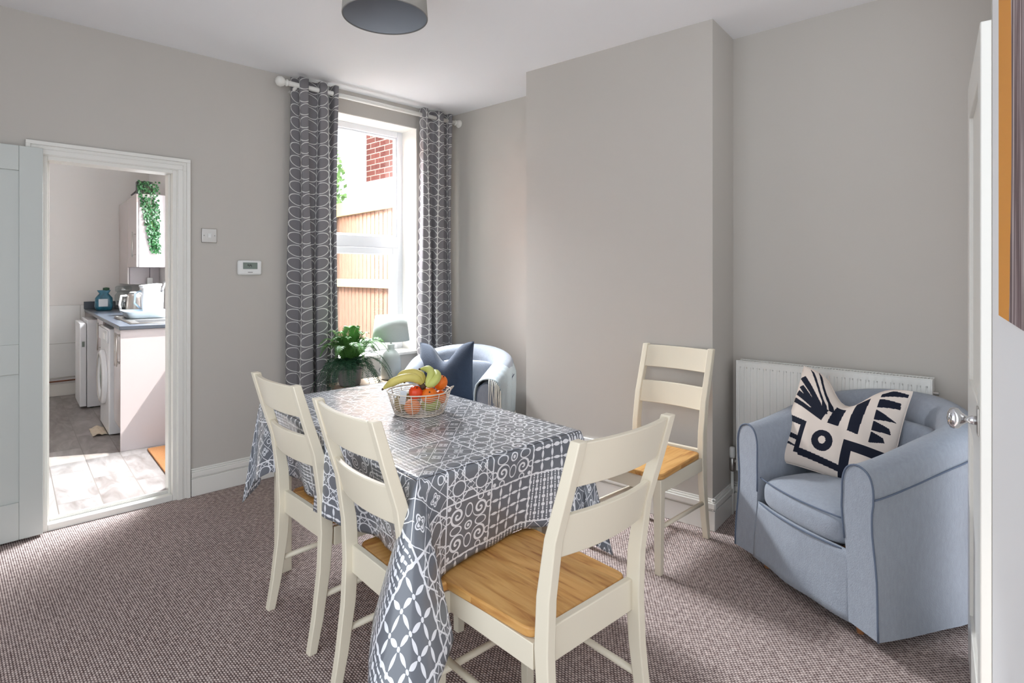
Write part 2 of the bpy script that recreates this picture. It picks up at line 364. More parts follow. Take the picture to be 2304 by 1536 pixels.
# ------------------------------------------------------------------ mesh helpers
class MB:
    def __init__(s): s.v = []; s.f = []; s.uv = None
    def add(s, vs, fs):
        n = len(s.v); s.v += [tuple(v) for v in vs]; s.f += [tuple(i + n for i in f) for f in fs]; return s
    def box(s, c, d, rot=None, top=None):
        """centre c, full size d; top=(sx,sy) scales the upper face"""
        tx, ty = top or (1, 1)
        vs = []
        for z in (-1, 1):
            kx, ky = (tx, ty) if z > 0 else (1, 1)
            for x, y in ((-1, -1), (1, -1), (1, 1), (-1, 1)):
                v = Vector((x * d[0] / 2 * kx, y * d[1] / 2 * ky, z * d[2] / 2))
                if rot is not None: v = rot @ v
                vs.append(v + Vector(c))
        return s.add(vs, [(0, 3, 2, 1), (4, 5, 6, 7), (0, 1, 5, 4), (1, 2, 6, 5), (2, 3, 7, 6), (3, 0, 4, 7)])
    def prism(s, pts, z0, z1):
        a = sum(pts[i][0] * pts[(i + 1) % len(pts)][1] - pts[(i + 1) % len(pts)][0] * pts[i][1] for i in range(len(pts)))
        if a < 0: pts = pts[::-1]
        n = len(pts)
        vs = [(p[0], p[1], z0) for p in pts] + [(p[0], p[1], z1) for p in pts]
        fs = [tuple(range(n))[::-1], tuple(range(n, 2 * n))] + [(i, (i + 1) % n, (i + 1) % n + n, i + n) for i in range(n)]
        return s.add(vs, fs)
    def lathe(s, prof, c=(0, 0, 0), n=32, cap=True, rot=None):
        vs = []; k = len(prof)
        for i in range(n):
            a = 2 * PI * i / n
            for r, z in prof:
                v = Vector((r * math.cos(a), r * math.sin(a), z))
                if rot is not None: v = rot @ v
                vs.append(v + Vector(c))
        fs = []
        for i in range(n):
            j = (i + 1) % n
            for q in range(k - 1): fs.append((i * k + q, j * k + q, j * k + q + 1, i * k + q + 1))
        if cap:
            if prof[0][0] > 1e-5: fs.append(tuple(i * k for i in range(n))[::-1])
            if prof[-1][0] > 1e-5: fs.append(tuple(i * k + k - 1 for i in range(n)))
        return s.add(vs, fs)
    def tube(s, pts, r, n=8, closed=False, cap=True):
        pts = [Vector(p) for p in pts]; m = len(pts)
        rs = r if isinstance(r, (list, tuple)) else [r] * m
        vs = []; up = None
        for i, p in enumerate(pts):
            if closed: t = pts[(i + 1) % m] - pts[i - 1]
            else: t = pts[min(i + 1, m - 1)] - pts[max(i - 1, 0)]
            t.normalize()
            if up is None: up = Vector((0, 0, 1)) if abs(t.z) < 0.9 else Vector((1, 0, 0))
            a = t.cross(up).normalized(); b = a.cross(t).normalized(); up = b
            for k in range(n):
                an = 2 * PI * k / n
                vs.append(p + a * math.cos(an) * rs[i] + b * math.sin(an) * rs[i])
        fs = []
        for i in range(m if closed else m - 1):
            j = (i + 1) % m
            for k in range(n): fs.append((i * n + k, i * n + (k + 1) % n, j * n + (k + 1) % n, j * n + k))
        if cap and not closed: fs += [tuple(range(n))[::-1], tuple(range((m - 1) * n, m * n))]
        return s.add(vs, fs)
    def sphere(s, c, r, sc_=(1, 1, 1), n=24, m=14, fn=None):
        prof = []
        vs = []; fs = []
        for i in range(m + 1):
            ph = PI * i / m
            for k in range(n):
                a = 2 * PI * k / n
                d = Vector((math.sin(ph) * math.cos(a), math.sin(ph) * math.sin(a), -math.cos(ph)))
                rr = r * (fn(d) if fn else 1)
                vs.append(Vector(c) + Vector((d.x * rr * sc_[0], d.y * rr * sc_[1], d.z * rr * sc_[2])))
        for i in range(m):
            for k in range(n): fs.append((i * n + k, i * n + (k + 1) % n, (i + 1) * n + (k + 1) % n, (i + 1) * n + k))
        return s.add(vs, fs)
    def grid(s, fn, nu, nv, uvfn=None, closeu=False):
        vs = []; uvs = []
        for i in range(nu + 1):
            for j in range(nv + 1):
                vs.append(fn(i / nu, j / nv))
                if uvfn: uvs.append(uvfn(i / nu, j / nv))
        fs = []
        for i in range(nu):
            for j in range(nv):
                fs.append((i * (nv + 1) + j, (i + 1) * (nv + 1) + j, (i + 1) * (nv + 1) + j + 1, i * (nv + 1) + j + 1))
        s.add(vs, fs)
        if uvfn: s.uv = (s.uv or []) + uvs
        return s
    def build(s, name, m, parent=None, smooth=False, bevel=0, subsurf=0, solid=0, auto=None):
        me = bpy.data.meshes.new(name); me.from_pydata(s.v, [], s.f); me.update()
        me.materials.append(m)
        o = bpy.data.objects.new(name, me); C.objects.link(o)
        if parent is not None: o.parent = parent
        if s.uv:
            ul = me.uv_layers.new(name='UVMap')
            for l in me.loops: ul.data[l.index].uv = s.uv[l.vertex_index]
        bm = bmesh.new(); bm.from_mesh(me)
        bmesh.ops.recalc_face_normals(bm, faces=bm.faces); bm.to_mesh(me); bm.free()
        if smooth:
            for p in me.polygons: p.use_smooth = True
        if solid:
            md = o.modifiers.new('s', 'SOLIDIFY'); md.thickness = solid; md.offset = 0
        if bevel:
            md = o.modifiers.new('b', 'BEVEL'); md.width = bevel; md.segments = 2; md.limit_method = 'ANGLE'; md.angle_limit = R(35)
            for p in me.polygons: p.use_smooth = True
            try: me.set_sharp_from_angle(angle=R(40))
            except Exception: pass
        if subsurf:
            md = o.modifiers.new('ss', 'SUBSURF'); md.levels = subsurf; md.render_levels = subsurf
        if auto:
            try: me.set_sharp_from_angle(angle=R(auto))
            except Exception: pass
        return o

def tag(o, label, cat, group=None):
    o['label'] = label; o['category'] = cat
    if group: o['group'] = group
    return o
def struct(o, label=None):
    o['kind'] = 'structure'
    if label: o['label'] = label
    return o
def empty(name, loc=(0, 0, 0), rz=0.0):
    e = bpy.data.objects.new(name, None); C.objects.link(e); e.location = loc; e.rotation_euler = (0, 0, rz)
    e.empty_display_size = 0.1
    return e
def thing(name, label, cat, loc=(0, 0, 0), rz=0.0, group=None): return tag(empty(name, loc, rz), label, cat, group)
def dup(root, loc, rz, label, group=None, shallow=False):
    r = root.copy(); C.objects.link(r); r.location = loc; r.rotation_euler = (0, 0, rz); r['label'] = label
    for ch in list(root.children):
        c = ch.copy(); C.objects.link(c); c.parent = r
        for g in ch.children:
            d = g.copy(); C.objects.link(d); d.parent = c
    return r

# ------------------------------------------------------------------ room frame
V2 = Vector
CO = Vector((-0.517, 4.907))                   # far corner of the dining room
UA = Vector((-0.7083, -0.7059))                # along the window wall, away from the corner
NA = Vector((-0.7059, 0.7083))                 # out through the window wall
UB = Vector((0.7415, -0.671))                  # along the chimney wall, away from the corner
NB = Vector((0.671, 0.7415))                   # out through the chimney wall
def A(t, e=0.0): return CO + UA * t + NA * e
def B(t, e=0.0): return CO + UB * t + NB * e
ZC = 2.68
ANG_A = math.atan2(-UA.y, -UA.x)               # heading of +x when an object's local x runs along wall A to the right
ANG_B = math.atan2(UB.y, UB.x)

def strip(mb, fn, t0, t1, e0, e1, z0, z1): mb.prism([fn(t0, e0), fn(t1, e0), fn(t1, e1), fn(t0, e1)], z0, z1)

# ---- floor, ceiling
struct(MB().prism([A(-0.3, 0.0), A(4.6, 0.0), A(4.6, -5.2), A(-0.6, -5.2)], -0.12, 0.0).build('floor', M['carpet']))
struct(MB().prism([A(-0.5, 0.2), A(4.2, 0.2), A(4.2, -4.4), A(-0.6, -4.4)], ZC, ZC + 0.12).build('ceiling', M['ceil']))

# ---- window wall (with window and kitchen doorway openings)
WT0, WT1, WZ0, WZ1 = 0.3525, 1.17, 0.72, 2.515
DT0, DT1, DZ1 = 2.078, 2.715, 1.965
mb = MB()
strip(mb, A, -0.4, WT0, 0, 0.24, -0.1, ZC); strip(mb, A, WT1, 1.6, 0, 0.24, -0.1, ZC)
strip(mb, A, WT0, WT1, 0, 0.24, -0.1, WZ0); strip(mb, A, WT0, WT1, 0, 0.24, WZ1, ZC)
strip(mb, A, 1.6, DT0, 0, 0.11, -0.1, ZC); strip(mb, A, DT1, 4.3, 0, 0.11, -0.1, ZC); strip(mb, A, DT0, DT1, 0, 0.11, DZ1, ZC)
struct(mb.build('wall_back', M['wall']))
# white reveal lining of the window
mb = MB()
for e0, e1 in ((0.004, 0.2),):
    strip(mb, A, WT0 - 0.0, WT0 + 0.004, e0, e1, WZ0, WZ1); strip(mb, A, WT1 - 0.004, WT1, e0, e1, WZ0, WZ1)
    strip(mb, A, WT0, WT1, e0, e1, WZ1 - 0.004, WZ1)
struct(mb.build('trim_1', M['trim']))

mb = MB(); strip(mb, A, 4.0, 4.12, -1.7, 0.0, -0.1, ZC); struct(mb.build('wall_left', M['wall']))  # unseen stub added to dim the left side, kept short for side light
# ---- chimney wall: two alcoves and the breast
mb = MB(); strip(mb, B, -0.3, 3.62, 0, 0.2, -0.1, ZC); struct(mb.build('wall_right', M['wall']))
CH0 = Vector((0.094, 3.83)); CH1 = Vector((1.052, 3.03)); CHR = Vector((1.262, 3.30)); CHL = Vector((0.36, 4.12))
struct(MB().prism([CH0, CH1, CHR + NB * 0.03, CHL + NB * 0.03], -0.05, ZC).build('wall_chimney_breast', M['wall']))
# ---- wall running towards the camera on the far right, either side of a doorway
E0 = B(3.60); mb = MB()
dirC = Vector((0.60, 0.80)); nC = Vector((0.80, -0.60))
p0 = Vector(E0); p1 = p0 - dirC * 0.55
mb.prism([p0, p1, p1 + nC * 0.12, p0 + nC * 0.12], -0.05, ZC)
struct(mb.build('wall_side', M['wall']))
W0 = Vector((1.052, 1.265)); dW = Vector((0.590, 0.807)); nW = Vector((0.807, -0.590))
W1 = W0 - dW * 0.95
struct(MB().prism([W0, W1, W1 + nW * 0.1, W0 + nW * 0.1], -0.05, ZC).build('wall_near', M['ceil']))

# ---- baseboards
def skirt(mb, fn, t0, t1, off=0.0):
    for a, b, d in ((0, 0.105, 0.018), (0.105, 0.115, 0.012), (0.115, 0.145, 0.022), (0.145, 0.155, 0.014), (0.155, 0.165, 0.007)):
        mb.prism([fn(t0, off), fn(t1, off), fn(t1, off - d), fn(t0, off - d)], a, b)
mb = MB(); skirt(mb, A, 0.0, 2.01); struct(mb.build('baseboard_back', M['trim'], bevel=0.003))
mb = MB(); skirt(mb, A, 2.78, 4.2); struct(mb.build('baseboard_back_left', M['trim'], bevel=0.003))
mb = MB(); skirt(mb, B, 0.0, 0.95); skirt(mb, B, 2.40, 3.6); struct(mb.build('baseboard_right', M['trim'], bevel=0.003))
def seg(p, q):
    d = (q - p).normalized(); n = Vector((d.y, -d.x))
    if n.y > 0: n = -n
    return lambda t, e: p + d * t - n * e
cl = (CH1 - CH0).length; mb = MB(); skirt(mb, seg(CH0, CH1), -0.018, cl + 0.0185)
sf = (CHR - CH1); d = sf.normalized(); n = Vector((d.y, -d.x))
fs = lambda t, e: CH1 + d * t - n * e
skirt(mb, fs, -0.018, sf.length - 0.02)
struct(mb.build('baseboard_chimney', M['trim'], bevel=0.003))

# ---- kitchen
P0 = Vector((-2.836, 4.18)); Q = Vector((-0.652, 0.758)).normalized(); Pd = Vector((Q.y, -Q.x))
ZK = 0.05; SB = 2.78
def K(s, p): return P0 + Q * s + Pd * p
def kbox(mb, s0, s1, p0_, p1_, z0, z1): mb.prism([K(s0, p0_), K(s1, p0_), K(s1, p1_), K(s0, p1_)], z0, z1)
struct(MB().prism([A(1.62, 0.05), A(4.6, 0.05), K(SB + 0.1, -2.3), K(SB + 0.1, 0.7)], -0.1, ZK).build('floor_kitchen', M['vinyl']))
struct(MB().prism([A(1.5, 0.1), A(4.4, 0.1), K(SB + 0.2, -2.3), K(SB + 0.2, 0.85)], 2.78, 2.9).build('ceiling_kitchen', M['ceil']))
mb = MB(); kbox(mb, SB, SB + 0.15, -2.4, 0.9, 0, 2.78); struct(mb.build('wall_kitchen_back', M['kwall']))
mb = MB()
KW0, KW1, KZ0, KZ1 = -0.85, 1.42, 1.10, 2.40
kbox(mb, -1.0, KW0, 0.6, 0.84, 0, 2.78); kbox(mb, KW1, SB, 0.6, 0.84, 0, 2.78)
kbox(mb, KW0, KW1, 0.6, 0.84, 0, KZ0); kbox(mb, KW0, KW1, 0.6, 0.84, KZ1, 2.78)
struct(mb.build('wall_kitchen_right', M['kwall']))
M['brick_soft'] = mat('low_bounce_brick', (138, 98, 84), 0.9, var=0.25, vscale=20)
mb = MB()
for s0, s1, z0, z1 in ((-0.98, KW0, -0.15, 3.0), (KW1, SB + 0.2, -0.15, 3.0), (KW0, KW1, -0.15, KZ0), (KW0, KW1, KZ1, 3.0)): kbox(mb, s0, s1, 0.842, 0.90, z0, z1)
struct(mb.build('wall_kitchen_bounce_skin', M['brick_soft']))  # unseen dull skin added to cut sunlit bounce onto the fence
mb = MB(); kbox(mb, -1.1, SB, -2.3, -2.2, 0, 2.78); struct(mb.build('wall_kitchen_left', M['kwall']))
# tiles: shallow slab on the kitchen back wall
mb = MB()
T0, T1 = K(SB - 0.008, -2.2), K(SB - 0.008, 0.0)
mb.grid(lambda u, v: (*(T0.lerp(T1, u)), 0.2 + v * 0.81), 1, 1, lambda u, v: (u * 2.2, v * 0.84))
tl = struct(mb.build('trim_2', M['tile'], solid=0.012)); tl['label'] = 'large white wall tiles low on the kitchen wall'
mb = MB(); kbox(mb, SB - 0.022, SB, -2.2, -0.02, ZK, ZK + 0.13); struct(mb.build('baseboard_kitchen', M['trim'], bevel=0.003))
# kitchen window
kw = struct(empty('window_2', (*K(0.4, 0.78), 0)))
def kpart(name, m, rects, parent, pa=0.70, pb=0.76):
    mb = MB()
    for s0, s1, z0, z1 in rects: kbox(mb, s0, s1, pa, pb, z0, z1)
    o = mb.build(name, m, None, bevel=0.004); o.parent = parent; o.matrix_parent_inverse = Matrix.Translation(-Vector(parent.location)); return o
kpart('window_frame', M['upvc'], [(KW0, KW0 + 0.06, KZ0, KZ1), (KW1 - 0.06, KW1, KZ0, KZ1), (KW0 + 0.06, KW1 - 0.06, KZ0, KZ0 + 0.06), (KW0 + 0.06, KW1 - 0.06, KZ1 - 0.06, KZ1), (0.37, 0.43, KZ0 + 0.06, KZ1 - 0.06)], kw)
kpart('pane', M['glass'], [(KW0 + 0.06, 0.37, KZ0 + 0.06, KZ1 - 0.06), (0.43, KW1 - 0.06, KZ0 + 0.06, KZ1 - 0.06)], kw, 0.728, 0.732)

# ---- doorway trim: lining, architrave, threshold
mb = MB()
strip(mb, A, DT0, DT0 + 0.028, -0.002, 0.112, 0.0, DZ1); strip(mb, A, DT1 - 0.028, DT1, -0.002, 0.112, 0.0, DZ1)
strip(mb, A, DT0 + 0.028, DT1 - 0.028, -0.002, 0.112, DZ1 - 0.028, DZ1)
strip(mb, A, DT0 + 0.028, DT0 + 0.04, 0.045, 0.112, 0.0, DZ1 - 0.028); strip(mb, A, DT1 - 0.04, DT1 - 0.028, 0.045, 0.112, 0.0, DZ1 - 0.028)
for lo_, hi_, dd in ((0.0, 0.07, 0.012), (0.004, 0.03, 0.018), (0.05, 0.07, 0.024), (0.03, 0.036, 0.016)):
    strip(mb, A, DT0 - hi_ + 0.008, DT0 - lo_ + 0.008, -dd, 0.0, 0, DZ1 + lo_ - 0.008)
    strip(mb, A, DT1 + lo_ - 0.008, DT1 + hi_ - 0.008, -dd, 0.0, 0, DZ1 + lo_ - 0.008)
    strip(mb, A, DT0 - hi_ + 0.008, DT1 + hi_ - 0.008, -dd, 0.0, DZ1 + lo_ - 0.008, DZ1 + hi_ - 0.008)
struct(mb.build('trim_3', M['trim'], bevel=0.002))
mb = MB(); strip(mb, A, DT0 + 0.028, DT1 - 0.028, 0.0, 0.05, 0.0, 0.035); strip(mb, A, DT0 + 0.028, DT1 - 0.028, 0.05, 0.062, 0.0, 0.056)
struct(mb.build('trim_4', M['trim'], bevel=0.004))
# latch plate on the jamb
# ---- door 1 folded back against the window wall
d1 = struct(empty('door_1', (*A(DT1 + 0.0, -0.012), 0)), 'white panelled door folded back against the wall')
def lpart(name, m, mb, parent, **k):
    o = mb.build(name, m, None, **k); o.parent = parent; o.matrix_parent_inverse = Matrix.Translation(-Vector(parent.location)); return o
DD = Vector((-0.680, -0.733)); DN = Vector((0.733, -0.680))       # slightly off the wall
H0 = A(DT1 - 0.004, -0.015)
def D1(t, e): return H0 + DD * t + DN * e
mb = MB()
Wd = 0.72
for t0, t1 in ((0, 0.095), (Wd - 0.095, Wd)): strip(mb, D1, t0, t1, 0, 0.036, 0.012, 1.985)
for z0, z1 in ((0.012, 0.2), (0.84, 0.99), (1.86, 1.985)): strip(mb, D1, 0.095, Wd - 0.095, 0, 0.036, z0, z1)
lpart('door_frame', M['door'], mb, d1, bevel=0.003)
for z0, z1 in ((0.2, 0.84), (0.99, 1.86)):
    mb = MB(); strip(mb, D1, 0.095, Wd - 0.095, 0.008, 0.026, z0, z1); lpart('door_panel', M['door'], mb, d1)

# ---- door 2, open on the right with chrome knob
G0 = Vector((1.590, 2.015)); G1 = Vector((1.195, 1.475))           # hinge, free edge (room-side face)
gd = (G1 - G0).normalized(); gn = Vector((-gd.y, gd.x))             # gn points away from the room
if gn.x < 0: gn = -gn
d2 = struct(empty('door_2', (*G0, 0)), 'white door standing open at the right with chrome knob')
def D2(t, e): return G0 + gd * t + gn * e
GL = (G1 - G0).length; mb = MB()
for t0, t1 in ((0, 0.1), (GL - 0.1, GL)): strip(mb, D2, t0, t1, 0, 0.04, 0.012, 1.985)
for z0, z1 in ((0.012, 0.2), (0.84, 0.99), (1.86, 1.985)): strip(mb, D2, 0.1, GL - 0.1, 0, 0.04, z0, z1)
lpart('door_frame', M['trim'], mb, d2, bevel=0.003)
for z0, z1 in ((0.2, 0.84), (0.99, 1.86)):
    mb = MB(); strip(mb, D2, 0.1, GL - 0.1, 0.01, 0.03, z0, z1); lpart('door_panel', M['trim'], mb, d2)
kp = D2(GL - 0.055, 0.0)
rotk = Vector((-gn.x, -gn.y, 0)).to_track_quat('Z', 'Y').to_matrix()
mb = MB().lathe([(0.012, 0.0), (0.011, 0.014), (0.009, 0.024), (0.016, 0.034), (0.026, 0.042), (0.0285, 0.052), (0.026, 0.060), (0.016, 0.066), (0.0, 0.068)], (*kp, 0.955), 36, rot=rotk)
kb = lpart('door_knob', M['chrome'], mb, d2, smooth=True); kb['label'] = 'round chrome door knob'
mb = MB(); strip(mb, D2, GL - 0.08, GL - 0.03, -0.004, 0.0, 0.92, 0.99); lpart('knob_plate', M['steel'], mb, d2, bevel=0.001)
# grey-beige wall end behind the door, where the doorway lining meets
mb = MB().prism([W0 + dW * 0.01, W0 + dW * 0.03, W0 + dW * 0.03 + nW * 0.1, W0 + dW * 0.01 + nW * 0.1], 0, ZC)
struct(mb.build('trim_5', M['wall']))

# ---- painting on the near wall
def NW(t, e): return W0 - dW * t - nW * e
p_a, p_b = NW(0.075, 0.0), NW(0.60, 0.0)
mb = MB(); o_in = -nW
a_ = NW(0.20, 0.0035); b_ = NW(0.90, 0.0035)
mb.grid(lambda u, v: (*(a_.lerp(b_, u)), 1.262 + v * 1.1), 1, 1, lambda u, v: (u, v))
pic = empty('painting', (*NW(0.3, 0.0), 1.26)); tag(pic, 'large unframed orange canvas with dark brown streaks hung on the near right wall', 'painting')
lpart('canvas', M['paint'], mb, pic)
mb = MB(); strip(mb, NW, 0.20, 0.90, 0.0003, 0.0031, 1.262, 2.362); lpart('stretcher_frame', mat('canvas_edge', (214, 136, 40), 0.7), mb, pic)

# ---- window 1
w1 = struct(empty('window_1', (*A(0.76, 0.2), 0)), 'tall white framed window with opening lower light')
def wpart(name, m, rects, e0, e1, **k):
    mb = MB()
    for t0, t1, z0, z1 in rects: strip(mb, A, t0, t1, e0, e1, z0, z1)
    return lpart(name, m, mb, w1, **k)
fr = 0.05
wpart('window_frame', M['upvc'], [(WT0, WT0 + fr, WZ0, WZ1), (WT1 - fr, WT1, WZ0, WZ1), (WT0 + fr, WT1 - fr, WZ1 - fr, WZ1), (WT0 + fr, WT1 - fr, WZ0, WZ0 + fr), (WT0 + fr, WT1 - fr, 1.555, 1.645)], 0.2, 0.26, bevel=0.004)
wpart('glazing_bead', M['upvc'], [(WT0 + fr, WT0 + fr + 0.014, 1.645, WZ1 - fr), (WT1 - fr - 0.014, WT1 - fr, 1.645, WZ1 - fr), (WT0 + fr, WT1 - fr, WZ1 - fr - 0.014, WZ1 - fr), (WT0 + fr, WT1 - fr, 1.645, 1.659)], 0.212, 0.25, bevel=0.004)
sw = 0.055
wpart('opening_sash', M['upvc'], [(WT0 + fr, WT0 + fr + sw, WZ0 + fr, 1.555), (WT1 - fr - sw, WT1 - fr, WZ0 + fr, 1.555), (WT0 + fr + sw, WT1 - fr - sw, 1.50, 1.555), (WT0 + fr + sw, WT1 - fr - sw, WZ0 + fr, WZ0 + fr + sw)], 0.188, 0.25, bevel=0.006)
wpart('pane', M['glass'], [(WT0 + fr, WT1 - fr, 1.65, WZ1 - fr)], 0.229, 0.232)
wpart('pane', M['glass'], [(WT0 + fr + sw, WT1 - fr - sw, WZ0 + fr + sw, 1.50)], 0.227, 0.230)
wpart('window_sill', M['trim'], [(WT0 - 0.03, WT1 + 0.03, WZ0 - 0.012, WZ0 + 0.012)], -0.03, 0.2, bevel=0.005)

# ------------------------------------------------------------------ outside
struct(MB().prism([A(-8, 0.24), A(1.4, 0.24), A(1.4, 12), A(-8, 12)], -0.35, -0.15).build('floor_yard', M['ground']))
fn_ = thing('garden_fence', 'close-boarded timber fence with pale capping seen through the window', 'fence', (*B(-1.5, 0), 0))
F0 = Vector((-0.60, 5.02)); FD = Vector((-0.66, 0.751)); FN = Vector((0.751, 0.66))
def FE(t, e): return F0 + FD * t + FN * e
nb = 34; bw = 0.088
for i in range(nb):
    mb = MB(); t0 = 0.1 + i * bw
    mb.prism([FE(t0, 0.0), FE(t0 + bw * 0.9, 0.006), FE(t0 + bw * 1.0, 0.022), FE(t0, 0.014)], -0.15, 2.02)
    lpart('fence_board', M['fence'], mb, fn_)
for z0, z1, d_ in ((0.55, 0.64, 0.03), (1.20, 1.29, 0.03), (1.99, 2.14, 0.03)):
    mb = MB(); strip(mb, FE, 0.08, 3.1, -d_, 0.0, z0, z1); lpart('fence_rail', M['rail'], mb, fn_, bevel=0.003)
for t in (2.08,):
    mb = MB(); strip(mb, FE, t, t + 0.1, -0.13, -0.031, -0.15, 2.2); lpart('fence_post', M['rail'], mb, fn_, bevel=0.004)
# neighbouring brick house
hs = thing('brick_house', 'red brick house corner with white painted base above the fence', 'house', (0.2, 8.6, 0))
h0 = Vector((-2.03, 8.05)); hd = Vector((0.72, -0.69)); hn = Vector((0.69, 0.72))
def HS(t, e): return h0 + hd * t + hn * e
mb = MB(); mb.grid(lambda u, v: (*HS(u * 3.2, 0), 2.62 + v * 1.6), 1, 1, lambda u, v: (u * 3.2, v * 1.6)); lpart('brick_wall', M['brick'], mb, hs)
mb = MB(); strip(mb, HS, 0.0, 3.2, 0.01, 2.5, -0.15, 4.22); lpart('wall_core', M['render'], mb, hs)
mb = MB(); strip(mb, HS, -0.02, 3.2, -0.03, 0.0, -0.15, 2.62); lpart('painted_base', M['render'], mb, hs)
mb = MB().tube([(*HS(-0.06, -0.06), -0.15), (*HS(-0.06, -0.06), 4.22)], 0.05, 12); lpart('drainpipe', M['render'], mb, hs, smooth=True)
# tree beyond
tr = thing('garden_tree', 'leafy green tree seen beyond the fence at the left of the window', 'tree', (-4.6, 13.0, -0.15))
lpart('trunk', M['bark'], MB().tube([(-4.6, 13, -0.15), (-4.55, 13.0, 2.2), (-4.7, 13.1, 3.8)], [0.16, 0.12, 0.05], 10), tr, smooth=True)
mb = MB()
for i in range(2600):
    while True:
        d = Vector((random.uniform(-1, 1), random.uniform(-1, 1), random.uniform(-1, 1)))
        if 0.25 < d.length < 1: break
    p = Vector((-4.75, 13, 3.3)) + Vector((d.x * 0.95, d.y * 1.2, d.z * 1.45))
    a = Vector((random.gauss(0, 1), random.gauss(0, 1), random.gauss(0, 1))).normalized() * 0.07
    b = a.orthogonal().normalized() * 0.045
    mb.add([p - a, p + b, p + a, p - b], [(0, 1, 2, 3)])
lpart('foliage', M['tree'], mb, tr)

# ------------------------------------------------------------------ curtains, rod
rod = thing('curtain_rod', 'white wooden curtain pole with ball finials above the window', 'curtain pole', (*A(0.76, -0.1), 2.60))
RE = -0.10; RZ = 2.60
lpart('pole', M['trim'], MB().tube([(*A(0.045, RE), RZ), (*A(1.455, RE), RZ)], 0.0165, 16), rod, smooth=True)
for t, sg in ((0.045, -1), (1.455, 1)):
    rq = Vector((UA.x * sg, UA.y * sg, 0)).to_track_quat('Z', 'Y').to_matrix()
    lpart('finial', M['trim'], MB().lathe([(0.0165, 0), (0.022, 0.004), (0.022, 0.012), (0.014, 0.018), (0.026, 0.03), (0.034, 0.048), (0.030, 0.068), (0.016, 0.08), (0, 0.083)], (*A(t, RE), RZ), 24, rot=rq), rod, smooth=True)
for t in (0.10, 1.40):
    lpart('bracket', M['trim'], MB().tube([(*A(t, 0.0), RZ - 0.03), (*A(t, -0.05), RZ - 0.03), (*A(t, RE), RZ - 0.012)], 0.012, 10), rod, smooth=True)
def curtain(name, label, t0, t1, folds, zb, amp, ph, nfab):
    nu = 220; path = []
    for i in range(nu + 1):
        u = i / nu
        t = t0 + (t1 - t0) * u
        a = 2 * PI * folds * u + ph
        e = RE + math.tanh(1.8 * math.sin(a)) * amp
        t += 0.018 * math.sin(2 * a)
        path.append(A(t, e))
    arc = [0]
    for i in range(nu): arc.append(arc[-1] + (path[i + 1] - path[i]).length)
    sc2 = nfab / arc[-1]
    ctr = [A(t0 + (t1 - t0) * i / nu, RE) for i in range(nu + 1)]
    def f(u, v):
        i = min(nu, int(round(u * nu))); p = path[i]
        k = 0.82 + 0.18 * math.sin(v * 3 + 1 + i * 0.01)
        sp_ = ctr[i] + (p - ctr[i]) * k
        sway = 0.012 * math.sin(v * 5 + i * 0.05)
        return (sp_.x + sway * UA.x, sp_.y + sway * UA.y, zb + (RZ + 0.055 - zb) * v)
    mb = MB().grid(f, nu, 26, lambda u, v: (arc[min(nu, int(round(u * nu)))] * sc2, zb + (RZ + 0.055 - zb) * v))
    o = mb.build(name, M['curtain'], None, smooth=True, solid=0.002)
    return tag(o, label, 'curtain', None)
curtain('curtain', 'grey leaf-patterned curtain at the left of the window', 1.425, 1.105, 2.6, 0.06, 0.050, 0.6, 0.54)
curtain('curtain', 'narrower grey leaf-patterned curtain at the right of the window by the alcove', 0.405, 0.085, 2.3, 0.06, 0.042, 2.4, 0.50)

# ------------------------------------------------------------------ pendant lampshade
pl = thing('pendant_lampshade', 'grey linen drum lampshade hanging from the ceiling', 'lampshade', (-0.537, 2.45, 2.43))
mb = MB().lathe([(0.177, 0.0), (0.165, 0.19)], (0, 0, 0), 64, cap=False); mb.build('shade', M['shade'], pl, smooth=True, solid=0.003)
mb = MB().lathe([(0.1735, 0.002), (0.1615, 0.188)], (0, 0, 0), 64, cap=False); mb.build('shade_lining', M['shade_in'], pl, smooth=True)
mb = MB()
for i in range(1):
    mb.tube([(0.176 * math.cos(a), 0.176 * math.sin(a), 0.0) for a in [2 * PI * k / 64 for k in range(64)]], 0.0025, 6, closed=True)
mb.build('shade_rim', M['pot'], pl, smooth=True)
MB().lathe([(0.045, 0.249), (0.045, 0.225), (0.03, 0.215), (0.022, 0.17), (0.02, 0.12), (0.0, 0.12)], (0, 0, 0), 24).build('lamp_holder', M['plastic'], pl, smooth=True)
MB().lathe([(0.163, 0.188), (0.0, 0.189)], (0, 0, 0), 48, cap=False).build('diffuser', M['shade_in'], pl, smooth=True)

# ------------------------------------------------------------------ wall fittings
def wallbox_A(name, mb_parts, label, cat, t, z, e=0.0):
    r = thing(name, label, cat, (*A(t, e), z), ANG_A)
    return r
# local frame: +x right along wall A, -y into the room
def pxA(px):
    k = (px - 1152) / F
    return (CO.x - k * CO.y) / (k * UA.y - UA.x)
t = pxA(470); dd = A(t).y
sw1 = thing('light_switch', 'white single light switch right of the kitchen doorway', 'light switch', (*A(t), CAMZ + (HOR - 530) * dd / F), ANG_A)
MB().box((0, -0.005, 0), (0.087, 0.010, 0.087)).build('switch_plate', M['steel'], sw1, bevel=0.003)
MB().box((0, -0.012, 0), (0.018, 0.006, 0.026), rot=Matrix.Rotation(0.1, 3, 'X')).build('rocker', M['plastic'], sw1, bevel=0.001)
for sx in (-1, 1): MB().lathe([(0.003, 0), (0.003, 0.001), (0, 0.001)], (sx * 0.03, -0.010, 0), 10, rot=Matrix.Rotation(PI / 2, 3, 'X')).build('screw', M['pot'], sw1)
t = pxA(560); dd = A(t).y
th_ = thing('thermostat', 'small white wall thermostat with grey display beside the curtain', 'thermostat', (*A(t), CAMZ + (HOR - 602) * dd / F), ANG_A)
